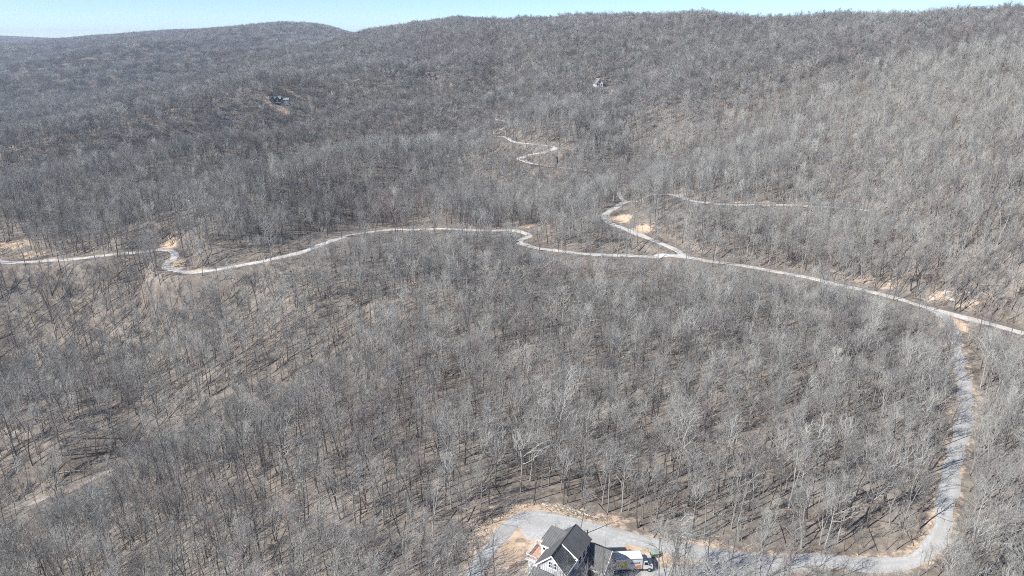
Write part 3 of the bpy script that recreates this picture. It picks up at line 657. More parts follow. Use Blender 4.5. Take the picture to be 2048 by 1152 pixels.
# ------------------------------------------------------------------ houses far up the mountain
def gable_roof(m, x0, x1, y0, y1, ze, zr, axis='x', th=.3):
    if axis == 'x':
        ym = (y0 + y1) / 2
        m.slab([(x0, y0, ze), (x1, y0, ze), (x1, ym, zr), (x0, ym, zr)], th); m.slab([(x1, y1, ze), (x0, y1, ze), (x0, ym, zr), (x1, ym, zr)], th)
    else:
        xm = (x0 + x1) / 2
        m.slab([(x0, y1, ze), (x0, y0, ze), (xm, y0, zr), (xm, y1, zr)], th); m.slab([(x1, y0, ze), (x1, y1, ze), (xm, y1, zr), (xm, y0, zr)], th)
def pent(m, x0, x1, y0, y1, z0, ze, zr):
    xm = (x0 + x1) / 2
    m.prism([(x0, y0, z0), (x1, y0, z0), (x1, y0, ze), (xm, y0, zr), (x0, y0, ze)], (0, y1 - y0, 0))
FH = [(-240.9, 717.4, -61.2), (-98.0, 840.9, -44.8), (88.9, 720.8, -47.2), (-691.9, 2400.3, 35.8)]
# dark house with twin gables and pale roof
x, y, z = FH[0]; z = hz(x, y)
h = empty("house", (x, y, z), math.radians(6)); h.scale = (.62, .62, .62); tag(h, "dark navy house with twin gables and pale roof in far clearing", "house")
MB().box(-9, 9, 0, 9, -4, 6.5).build("wall", M["navy_wall"], h)
m = MB(); gable_roof(m, -9.8, 9.8, -.8, 9.8, 6.3, 10.2); m.build("roof", M["pale_roof"], h)
for gx_ in (-3.6, 3.6):
    m = MB(); pent(m, gx_ - 2.7, gx_ + 2.7, -2.2, 4, -4, 6.3, 9.3); m.build("gable_wall", M["navy_wall"], h)
    m = MB(); gable_roof(m, gx_ - 3.1, gx_ + 3.1, -2.7, 4.4, 6.15, 9.7, 'y', .25); m.build("gable_roof", M["navy_wall"], h)
    for zz in (1.2, 4.6): window(h, gx_, -2.2, zz, 2.0, 1.6, 'x', -1)
for xx in (-7.6, 7.6): window(h, xx, 0, 4.2, 1.4, 1.6, 'x', -1)
MB().box(9.02, 21, 2, 9, -4, 4).build("garage_wall", M["grey_clad"], h)
m = MB(); gable_roof(m, 9.9, 21.8, 1.2, 9.8, 3.9, 7.4); m.build("garage_roof", M["pale_roof"], h)
MB().box(-9.5, 9.5, -4.6, -2.25, .2, .5).build("deck", M["tan_wall"], h)
# brown roofed cabin
x, y, z = FH[1]; z = hz(x, y)
h = empty("house", (x, y, z), math.radians(-28)); tag(h, "small brown-roofed cabin on wooded slope below the ridge", "house")
MB().box(-6, 6, 0, 7, -3, 4.4).build("wall", M["tan_wall"], h)
m = MB(); gable_roof(m, -6.8, 6.8, -.8, 7.8, 4.2, 8.4); m.build("roof", M["brown_roof"], h)
m = MB(); pent(m, -2.5, 2.5, -2.5, 3, -3, 4.4, 6.8); m.build("gable_wall", M["tan_wall"], h)
m = MB(); gable_roof(m, -3, 3, -3, 3.3, 4.2, 7.2, 'y', .25); m.build("gable_roof", M["brown_roof"], h)
MB().box(-11.0, -6.02, 1, 6, -3, 2.6).build("annex_wall", M["tan_wall"], h)
m = MB(); gable_roof(m, -11.6, -6.02, .4, 6.6, 2.5, 4.8); m.build("annex_roof", M["brown_roof"], h)
for xx in (-4.4, 4.4): window(h, xx, 0, 2.4, 1.4, 1.4, 'x', -1)
window(h, 0, -2.5, 2.6, 1.8, 1.8, 'x', -1)
# tall grey house with white window gable
x, y, z = FH[2]; z = hz(x, y)
h = empty("house", (x, y, z), math.radians(14)); tag(h, "tall grey house with white glazed gable among trees uphill", "house")
m = MB(); pent(m, -3.6, 3.6, 0, 9, -4, 5.2, 9.6); m.build("wall", M["white_wall"], h)
m = MB(); gable_roof(m, -4.3, 4.3, -.7, 9.6, 4.7, 10.1, 'y', .28); m.build("roof", M["grey_clad"], h)
for xx in (-1.9, 0, 1.9):
    for zz in (1.2, 3.8): window(h, xx, 0, zz, 1.2, 1.7, 'x', -1)
window(h, -.6, 0, 6.6, .9, 1.6, 'x', -1); window(h, .6, 0, 6.6, .9, 1.6, 'x', -1)
MB().box(3.62, 11, 2, 9, -4, 3.2).build("wing_wall", M["grey_clad"], h)
m = MB(); gable_roof(m, 3.62, 11.6, 1.4, 9.6, 3.0, 6.2); m.build("wing_roof", M["dark_roof"], h)
MB().box(-5, 8, -3.2, -.02, -.3, 0).build("deck", M["grey_clad"], h)
# pale house on the skyline ridge
x, y, z = FH[3]; z = hz(x, y)
h = empty("house", (x, y, z), math.radians(10)); tag(h, "pale long low house just below the distant ridge top", "house")
MB().box(-8, 14, 0, 9, -3, 4.5).build("wall", M["white_wall"], h)
m = MB(); gable_roof(m, -9, 15, -1, 10, 4.3, 7.2); m.build("roof", M["pale_roof"], h)
MB().box(-16, -8.02, 1, 8, -3, 6.5).build("tower_wall", M["navy_wall"], h)
m = MB(); gable_roof(m, -16.8, -8.02, .2, 8.8, 6.3, 9.4); m.build("tower_roof", M["dark_roof"], h)
# ------------------------------------------------------------------ bare trees
def rot_about(v, axis, ang):
    return v * math.cos(ang) + np.cross(axis, v) * math.sin(ang) + axis * np.dot(axis, v) * (1 - math.cos(ang))
def perp(d, rng):
    a = np.cross(d, rng.normal(size=3)); return a / (np.linalg.norm(a) + 1e-9)

def skeleton(seed, Ht, form, lod=0):
    """branch segments of one leafless tree: wood (trunk and limbs) and twigs; each (p0, p1, r0, r1)"""
    rng = np.random.default_rng(seed)
    wood, twig = [], []
    F_ = dict(broad=dict(nl=11, lo=.50, ang=(56, 22), ll=.32, stems=1), slender=dict(nl=9, lo=.58, ang=(42, 20), ll=.22, stems=1),
              forked=dict(nl=6, lo=.56, ang=(46, 20), ll=.25, stems=2), spreading=dict(nl=7, lo=.40, ang=(58, 26), ll=.36, stems=3),
              tall=dict(nl=11, lo=.55, ang=(48, 22), ll=.26, stems=1))[form]
    n2, n3, n4 = [(5, 4, 2), (6, 5, 0), (0, 0, 0)][lod]
    tw = [1.0, 1.8, 4.0][lod]
    def grow(p, d, L, r0, r1, n, up, wob, store):
        pts = [p]; rs = [r0]
        for k in range(n):
            d = d + rng.normal(size=3) * wob + np.array([0, 0, up]); d = d / np.linalg.norm(d)
            q = pts[-1] + d * L / n; r = r0 + (r1 - r0) * (k + 1) / n
            store.append((pts[-1], q, rs[-1], r)); pts.append(q); rs.append(r)
        return np.array(pts), np.array(rs)
    def pick(pts, t):
        f = t * (len(pts) - 1); i = min(int(f), len(pts) - 2); u = f - i
        return pts[i] * (1 - u) + pts[i + 1] * u, (pts[i + 1] - pts[i]) / (np.linalg.norm(pts[i + 1] - pts[i]) + 1e-9)
    def leafy(pts, L, lo, n, store_r):
        for k in range(n):
            t = lo + (1 - lo) * (k + rng.random()) / n
            p, d = pick(pts, min(t, .999)); d2 = rot_about(d, perp(d, rng), math.radians(rng.uniform(25, 60))); d2[2] += .22
            d2 /= np.linalg.norm(d2); L2 = L * rng.uniform(.7, 1.25)
            q = p + d2 * L2; twig.append((p, q, store_r, store_r * .3))
            for _ in range(n4):
                u = rng.uniform(.25, .98); p3 = p + (q - p) * u; d3 = rot_about(d2, perp(d2, rng), math.radians(rng.uniform(22, 55))); d3[2] += .15
                twig.append((p3, p3 + d3 * L2 * rng.uniform(.35, .65), .009 * tw, .003 * tw))
    R0 = .0085 * Ht + .05
    lean = rng.normal(size=2) * .05
    stems = []
    if F_["stems"] == 1:
        pts, rs = grow(np.array([0, 0, -.6]), np.array([lean[0], lean[1], 1.0]), Ht * .93, R0, .045, 9 if lod == 0 else 5, .06, .045, wood)
        stems.append((pts, Ht, R0, F_["lo"]))
    else:
        fk = rng.uniform(.16, .34) if F_["stems"] == 3 else rng.uniform(.28, .45)
        pts, rs = grow(np.array([0, 0, -.6]), np.array([lean[0], lean[1], 1.0]), Ht * fk, R0 * 1.1, R0 * .85, 4, .02, .03, wood)
        a0 = rng.uniform(0, 6.28)
        for k in range(F_["stems"]):
            a = a0 + 6.283 * k / F_["stems"] + rng.normal() * .3; b = math.radians(rng.uniform(14, 30) * (1.3 if F_["stems"] == 3 else 1))
            d = np.array([math.cos(a) * math.sin(b), math.sin(a) * math.sin(b), math.cos(b)])
            sp, _ = grow(pts[-1], d, Ht * (.95 - fk) * rng.uniform(.85, 1.05), R0 * .62, .04, 7 if lod == 0 else 4, .10, .07, wood)
            stems.append((sp, Ht * .8, R0 * .62, .34))
    for pts, hh, rr, lo in stems:
        nl = F_["nl"] if lod < 2 else 7
        az = rng.uniform(0, 6.28)
        for k in range(nl):
            t = lo + (.985 - lo) * (k + rng.random() * .8) / nl
            p, d = pick(pts, t); az += 2.4 + rng.normal() * .35
            a = math.radians(F_["ang"][0] + (F_["ang"][1] - F_["ang"][0]) * (t - lo) / (1 - lo) + rng.normal() * 7)
            dd = np.array([math.cos(az) * math.sin(a), math.sin(az) * math.sin(a), math.cos(a)])
            L = hh * F_["ll"] * (1.12 - .62 * ((t - lo) / (1 - lo)) ** 1.5) * rng.uniform(.75, 1.2)
            r = max(.045, rr * (1 - .75 * t) * .64)
            if lod == 2:
                twig.append((p, p + dd * L + np.array([0, 0, L * .2]), r * 1.5, .04))
                for _ in range(7):
                    u = rng.uniform(.3, 1); p2 = p + dd * L * u + np.array([0, 0, L * .2 * u])
                    d2 = dd + rng.normal(size=3) * .55 + np.array([0, 0, .35]); twig.append((p2, p2 + d2 * L * .5, .022 * tw, .008 * tw))
                continue
            lp, _ = grow(p, dd, L, r, .024 * (1 + .4 * lod), 6 if lod == 0 else 3, .13, .15, twig)
            m = max(3, int(n2 * L / (hh * F_["ll"]) + .5))
            for j in range(m):
                u = .22 + .78 * (j + rng.random()) / m
                p2, d2 = pick(lp, min(u, .999)); d2 = rot_about(d2, perp(d2, rng), math.radians(rng.uniform(28, 58))); d2[2] += .18; d2 /= np.linalg.norm(d2)
                L2 = L * rng.uniform(.28, .48) * (1.2 - .4 * u) + .5
                bp_, _ = grow(p2, d2, L2, max(.026, r * .5) * (1 + .3 * lod), .014 * (1 + .5 * lod), 2, .08, .12, twig if lod else twig)
                leafy(bp_, .38 * L2 + .45, .15, n3, .0125 * tw)
            leafy(lp, .8, .75, 3, .0125 * tw)
        leafy(pts, .9, .9, 4, .0125 * tw)
    return wood, twig

def prisms(segs, n):
    """tapered n-sided tubes for all segments at once; the thin end of the last taper is left open"""
    if not segs: return np.zeros((0, 3)), np.zeros((0, 4), int)
    P = np.array([s[0] for s in segs]); Q = np.array([s[1] for s in segs]); r0 = np.array([s[2] for s in segs]); r1 = np.array([s[3] for s in segs])
    d = Q - P; d /= np.linalg.norm(d, axis=1)[:, None] + 1e-9
    ref = np.where(np.abs(d[:, 2:3]) < .8, np.array([[0, 0, 1.]]), np.array([[1., 0, 0]]))
    u = np.cross(d, ref); u /= np.linalg.norm(u, axis=1)[:, None]; w = np.cross(d, u)
    a = np.arange(n) * 2 * math.pi / n
    ring = u[:, None] * np.cos(a)[None, :, None] + w[:, None] * np.sin(a)[None, :, None]
    V = np.concatenate([P[:, None] + ring * r0[:, None, None], Q[:, None] + ring * r1[:, None, None]], 1)
    base = (np.arange(len(P)) * 2 * n)[:, None]; k = np.arange(n); j = (k + 1) % n
    Fq = np.stack([base + k, base + j, base + n + j, base + n + k], -1)
    return V.reshape(-1, 3), Fq.reshape(-1, 4)

def spikes(segs):
    """3-sided pointed twigs"""
    if not segs: return np.zeros((0, 3)), np.zeros((0, 3), int)
    P = np.array([s[0] for s in segs]); Q = np.array([s[1] for s in segs]); r0 = np.array([s[2] for s in segs])
    d = Q - P; d /= np.linalg.norm(d, axis=1)[:, None] + 1e-9
    ref = np.where(np.abs(d[:, 2:3]) < .8, np.array([[0, 0, 1.]]), np.array([[1., 0, 0]]))
    u = np.cross(d, ref); u /= np.linalg.norm(u, axis=1)[:, None]; w = np.cross(d, u)
    a = np.arange(3) * 2 * math.pi / 3
    V = np.concatenate([P[:, None] + (u[:, None] * np.cos(a)[None, :, None] + w[:, None] * np.sin(a)[None, :, None]) * r0[:, None, None], Q[:, None]], 1)
    b = (np.arange(len(P)) * 4)[:, None]
    F3 = np.stack([np.c_[b + 0, b + 1, b + 3], np.c_[b + 1, b + 2, b + 3], np.c_[b + 2, b + 0, b + 3]], 1)
    return V.reshape(-1, 3), F3.reshape(-1, 3)

def mesh_wood(name, wood, mat, n):
    v, f = prisms(wood, n); return mesh_np(name, v, f.ravel(), np.full(len(f), 4), [mat], smooth=True)
def mesh_twigs(name, twig, mat):
    thick = [s for s in twig if s[3] > .006 and s[2] > .02]; thin = [s for s in twig if not (s[3] > .006 and s[2] > .02)]
    v1, f1 = prisms(thick, 3); v2, f2 = spikes(thin)
    fl = np.concatenate([f1.ravel(), (f2 + len(v1)).ravel()]); sz = np.concatenate([np.full(len(f1), 4), np.full(len(f2), 3)])
    return mesh_np(name, np.vstack([v1, v2]), fl, sz, [mat])

FORMS = ["broad", "tall", "slender", "forked", "spreading", "broad", "tall", "forked", "slender", "broad", "tall", "spreading"]
TONES = ["grey", "grey", "dark", "pale", "grey", "dark", "pale", "dark", "grey", "red", "grey", "pale"]
TWIG = {"grey": "twig_grey", "dark": "twig_brown", "pale": "twig_pale", "red": "twig_red"}
BARK = {"grey": "bark_grey", "dark": "bark_dark", "pale": "bark_pale", "red": "bark_dark"}
WORD = {"grey": "grey", "dark": "dark-barked", "pale": "pale", "red": "reddish-twigged"}
VAR = []
variants = bpy.data.collections.new("forest_tree_kinds")
def joined(name, w, t, mw, mt, n):
    v1, f1 = prisms(w, n); th = [s for s in t if s[3] > .006 and s[2] > .02]; tn = [s for s in t if not (s[3] > .006 and s[2] > .02)]
    v2, f2 = prisms(th, 3); v3, f3 = spikes(tn)
    fl = np.concatenate([f1.ravel(), (f2 + len(v1)).ravel(), (f3 + len(v1) + len(v2)).ravel()])
    sz = np.concatenate([np.full(len(f1), 4), np.full(len(f2), 4), np.full(len(f3), 3)])
    mi = np.concatenate([np.zeros(len(f1)), np.ones(len(f2) + len(f3))])
    me = mesh_np(name, np.vstack([v1, v2, v3]), fl, sz, [M[mw], M[mt]], mi)
    o = bpy.data.objects.new(name, me); variants.objects.link(o); return o
for k, (fm, tn) in enumerate(zip(FORMS, TONES)):
    w, t = skeleton(100 + k, 16.0, fm, 0)
    VAR.append((mesh_wood("trunk", w, M[BARK[tn]], 5), mesh_twigs("crown", t, M[TWIG[tn]]), fm, tn))
    joined("kind_%02d" % k, w, t, BARK[tn], TWIG[tn], 5)
NK = len(FORMS)
MIDT = ["grey", "dark", "grey", "grey", "dark", "dark", "red", "grey"]
for k in range(8):
    w, t = skeleton(300 + k, 16.0, FORMS[k], 1)
    joined("kind_%02d" % (NK + k), w, t, BARK[MIDT[k]], TWIG[MIDT[k]], 3)
NM = 8
CL = 14.0
for k in range(5):
    rng = np.random.default_rng(500 + k); W_, T_ = [], []
    for q in range(9):
        w, t = skeleton(600 + 9 * k + q, rng.uniform(11, 17), FORMS[(k + q) % 5], 2)
        off = np.array([((q % 3) - 1) * CL / 3 + rng.uniform(-2, 2), ((q // 3) - 1) * CL / 3 + rng.uniform(-2, 2), 0])
        W_ += [(a + off - np.array([0, 0, 1.2 if i == 0 else 0]), b + off, c, d) for i, (a, b, c, d) in enumerate(w)]; T_ += [(a + off, b + off, c, d) for a, b, c, d in t]
    tn = ["grey", "dark", "grey", "red", "grey"][k]
    joined("kind_%02d" % (NK + NM + k), W_, T_, BARK[tn], TWIG[tn], 3)
NC = 5

# where the trees stand
FPX = 24.0 / 36.0                      # focal length in picture widths
def project(x, y, z):
    d = y * math.cos(PITCH) - z * math.sin(PITCH); up = y * math.sin(PITCH) + z * math.cos(PITCH)
    d = np.maximum(d, 1.0)
    return .5 + FPX * x / d, .5 - FPX * up / d * 16 / 9, d
def scatter(r0, r1, s, keep, seed):
    rng = np.random.default_rng(seed)
    xs = np.arange(-r1, r1, s); ys = np.arange(40, r1, s)
    X, Y = np.meshgrid(xs, ys); X = X + (np.arange(len(ys)) % 2)[:, None] * s / 2
    X = X.ravel(); Y = Y.ravel()
    d = np.hypot(X, Y); m = (d > r0 - s) & (d < r1 + s) & (np.abs(X) < Y * .92 + 40) & (X > -4300) & (X < 1600) & (Y < 5900)
    X, Y = X[m], Y[m]
    X = X + rng.uniform(-.46, .46, len(X)) * s; Y = Y + rng.uniform(-.46, .46, len(Y)) * s
    d = np.hypot(X, Y); m = (d >= r0) & (d < r1) & (rng.random(len(X)) < keep)
    X, Y = X[m], Y[m]; Z = height(X, Y)
    u, v, dd = project(X, Y, Z); _, v2, _ = project(X, Y, Z + 17)
    m = (u > -.07) & (u < 1.07) & (v2 < 1.03) & (dd > 55)
    return X[m], Y[m], Z[m]
def hidden(X, Y, Z, top=14.0, margin=5.0):
    h = np.zeros(len(X), bool)
    for t in np.linspace(.08, .96, 34):
        h |= height(X * t, Y * t) > (Z + top) * t + margin
    return h
def clay_at(X, Y):
    GXf, GYf = warp(X, Y)
    i = np.clip(np.rint((GXf - GX[0]) / (GX[1] - GX[0])).astype(int), 0, NX - 1); j = np.clip(np.rint((GYf - GY[0]) / (GY[1] - GY[0])).astype(int), 0, NY - 1)
    return CLAY[j, i]
def off_road(X, Y, extra=1.3):
    ok = np.ones(len(X), bool)
    for name, width, mat, ln, zz, label in ROADLINES:
        lo = ln.min(0) - 8; hi = ln.max(0) + 8
        c = np.where((X > lo[0]) & (X < hi[0]) & (Y > lo[1]) & (Y < hi[1]))[0]
        if len(c) == 0: continue
        best = np.full(len(c), 1e9)
        for p in ln[::2]:
            best = np.minimum(best, (X[c] - p[0]) ** 2 + (Y[c] - p[1]) ** 2)
        ok[c[best < (width / 2 + extra) ** 2]] = False
    return ok
